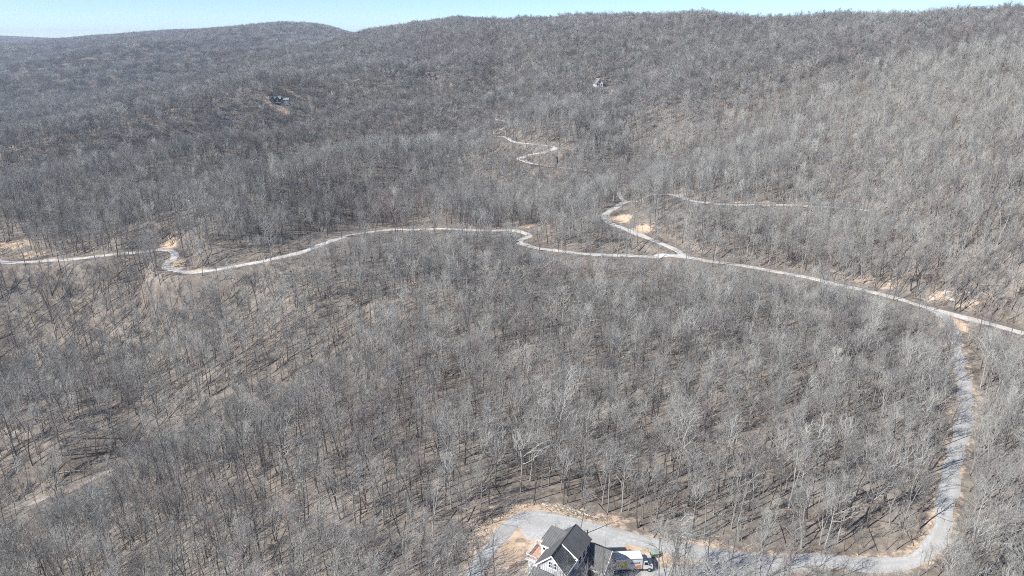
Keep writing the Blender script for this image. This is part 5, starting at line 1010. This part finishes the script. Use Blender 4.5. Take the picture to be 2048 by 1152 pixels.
# far slopes: each point is a small stand of trees
X, Y, Z = scatter(1500, 5900, CL, .97, 3)
m = (clay_at(X, Y) < .6) & ~hidden(X, Y, Z); X, Y, Z = X[m], Y[m], Z[m]
m = thinned(X, Y, Z, np.full(len(X), 15.), 7) > 14; X, Y, Z = X[m], Y[m], Z[m]
sc_ = rng.uniform(.85, 1.15, len(X))
add(X, Y, Z - .5, rng.uniform(0, 6.283, len(X)), np.ones(len(X)), sc_, NK + NM + rng.integers(0, NC, len(X)))
P_ = np.vstack(pts_xyz); R_ = np.vstack(pts_rot); S_ = np.vstack(pts_scl); K_ = np.concatenate(pts_var).astype(np.int32)
print("forest instances", len(P_), "near", N)
fme = bpy.data.meshes.new("forest"); fme.vertices.add(len(P_)); fme.vertices.foreach_set("co", P_.astype(np.float32).ravel())
for nm, arr in (("spin", R_), ("size", S_)):
    at = fme.attributes.new(nm, 'FLOAT_VECTOR', 'POINT'); at.data.foreach_set("vector", arr.astype(np.float32).ravel())
at = fme.attributes.new("pick", 'INT', 'POINT'); at.data.foreach_set("value", K_)
forest = link(bpy.data.objects.new("forest", fme)); tag(forest, "leafless grey hardwood forest covering the mountainside up to the ridge", "forest", kind="stuff")
ng = bpy.data.node_groups.new("forest_scatter", 'GeometryNodeTree')
ng.interface.new_socket("Geometry", in_out='INPUT', socket_type='NodeSocketGeometry'); ng.interface.new_socket("Geometry", in_out='OUTPUT', socket_type='NodeSocketGeometry')
gi = ng.nodes.new("NodeGroupInput"); go = ng.nodes.new("NodeGroupOutput")
iop = ng.nodes.new("GeometryNodeInstanceOnPoints"); ci = ng.nodes.new("GeometryNodeCollectionInfo")
ci.inputs["Collection"].default_value = variants; ci.inputs["Separate Children"].default_value = True; ci.inputs["Reset Children"].default_value = True
def named(nm, ty):
    q = ng.nodes.new("GeometryNodeInputNamedAttribute"); q.data_type = ty; q.inputs["Name"].default_value = nm; return q.outputs["Attribute"]
er = ng.nodes.new("FunctionNodeEulerToRotation")
ng.links.new(named("spin", 'FLOAT_VECTOR'), er.inputs[0])
ng.links.new(gi.outputs[0], iop.inputs["Points"]); ng.links.new(ci.outputs[0], iop.inputs["Instance"]); iop.inputs["Pick Instance"].default_value = True
ng.links.new(named("pick", 'INT'), iop.inputs["Instance Index"]); ng.links.new(er.outputs[0], iop.inputs["Rotation"]); ng.links.new(named("size", 'FLOAT_VECTOR'), iop.inputs["Scale"])
ng.links.new(iop.outputs[0], go.inputs[0])
gm = forest.modifiers.new("scatter", 'NODES'); gm.node_group = ng

# ------------------------------------------------------------------ evergreens
def evergreen(seed, Ht, rad):
    rng = np.random.default_rng(seed); tri = []
    n = 900
    for _ in range(n):
        t = rng.random() ** .7; a = rng.uniform(0, 6.28); rr = rad * (1 - t) ** .8 * math.sqrt(rng.random()) + .1
        p = np.array([math.cos(a) * rr, math.sin(a) * rr, Ht * (.08 + .92 * t)]); d = np.array([math.cos(a), math.sin(a), rng.normal() * .4 - .1])
        q = p + d * rng.uniform(.3, .6); s = np.cross(d, rng.normal(size=3)); s = s / np.linalg.norm(s) * rng.uniform(.08, .16)
        tri.append([p - s, p + s, q + s * .5, q - s * .5])
    V = np.array(tri).reshape(-1, 3); return mesh_np("foliage", V, np.arange(len(V)), np.full(len(V) // 4, 4), [M["needles"]])
for k, (x, y, hgt, rad, label) in enumerate([(-1.0, 314.5, 4, 3, 'low green-brown shrub inside the S-bend of the gravel road'), (97.6, 105.6, 4, 1.5, 'green evergreen sapling at the lower right edge'), (-770.3, 1177.4, 14, 5, 'lone dark evergreen on the far left slope')]):
    e = empty("evergreen_tree", (x, y, hz(x, y))); tag(e, label, "tree", "small evergreens")
    link(bpy.data.objects.new("crown", evergreen(70 + k, hgt, rad)), e)
    MB().tube((0, 0, -.4), (0, 0, hgt * .85), .12, .03, 6).build("trunk", M["bark_dark"], e)

# ------------------------------------------------------------------ brush pushed up beside the turnaround
BR = [(1.2, 123.8, -4.1, 119.2, 260, 0.8), (-4.1, 119.2, -9.5, 112.3, 260, 1.0), (-9.5, 112.3, -12.4, 104.8, 160, 1.0), (6.6, 122.5, 20.6, 117.7, 240, 0.9), (32.3, 113.7, 42.0, 112.2, 160, 0.9), (-155.2, 196.6, -140.8, 209.0, 70, 5)]
rng = np.random.default_rng(77); sg = []
for (xa, ya, xb, yb, n, wd_) in BR:
    for _ in range(n):
        t = rng.random(); x = xa + (xb - xa) * t + rng.normal() * wd_; y = ya + (yb - ya) * t + rng.normal() * wd_
        p = np.array([x, y, hz(x, y) + abs(rng.normal()) * .35]); d = np.array([rng.normal(), rng.normal(), abs(rng.normal()) * .35]); d /= np.linalg.norm(d)
        sg.append((p, p + d * rng.uniform(.8, 2.6), rng.uniform(.02, .06), .008))
v_, f_ = prisms(sg, 3)
br = link(bpy.data.objects.new("brush_pile", mesh_np("brush_pile", v_, f_.ravel(), np.full(len(f_), 4), [M["bark_grey"]])))
tag(br, "tangled grey brush and slash along the cleared bank around the turnaround", "brush", kind="stuff")

# dead wood and low brush scattered over the forest floor
rng = np.random.default_rng(78); n = 9000
x = rng.uniform(-190, 190, n); y = rng.uniform(85, 330, n)
m = (np.abs(x) < y * .85) & off_road(x, y, 2.5) & (clay_at(x, y) < .5); x, y = x[m], y[m]
a = rng.uniform(0, math.pi, len(x)); L = np.where(rng.random(len(x)) < .3, rng.uniform(4, 10, len(x)), rng.uniform(1, 3.5, len(x)))
dx, dy = np.cos(a) * L / 2, np.sin(a) * L / 2
A1 = np.c_[x - dx, y - dy, height(x - dx, y - dy) + .12]; B1 = np.c_[x + dx, y + dy, height(x + dx, y + dy) + .12 + (rng.random(len(x)) < .25) * rng.uniform(.2, 1.2, len(x))]
rr_ = np.where(L > 4, rng.uniform(.08, .18, len(x)), rng.uniform(.03, .07, len(x)))
v_, f_ = prisms([(A1[k], B1[k], rr_[k], rr_[k] * .5) for k in range(len(x))], 4)
db_ = link(bpy.data.objects.new("forest_debris", mesh_np("forest_debris", v_, f_.ravel(), np.full(len(f_), 4), [M["log_dark"]])))
tag(db_, "dead branches and rotting limbs strewn over the leaf litter", "dead wood", kind="stuff")

# ------------------------------------------------------------------ haze over the valley
hb = MB().box(-4480, 1780, -330, 6080, float(H.min()) - 2.0, 75.0)
hm = bpy.data.materials.new("haze"); hm.use_nodes = True; hn = hm.node_tree.nodes; hn.clear()
pv_ = hn.new("ShaderNodeVolumePrincipled"); pv_.inputs["Density"].default_value = 0.00013; pv_.inputs["Color"].default_value = (.78, .88, 1.0, 1); pv_.inputs["Anisotropy"].default_value = .2
ho = hn.new("ShaderNodeOutputMaterial"); hm.node_tree.links.new(pv_.outputs[0], ho.inputs["Volume"])
haze = hb.build("haze", hm); tag(haze, "thin blue haze over the far ridges", kind="stuff")
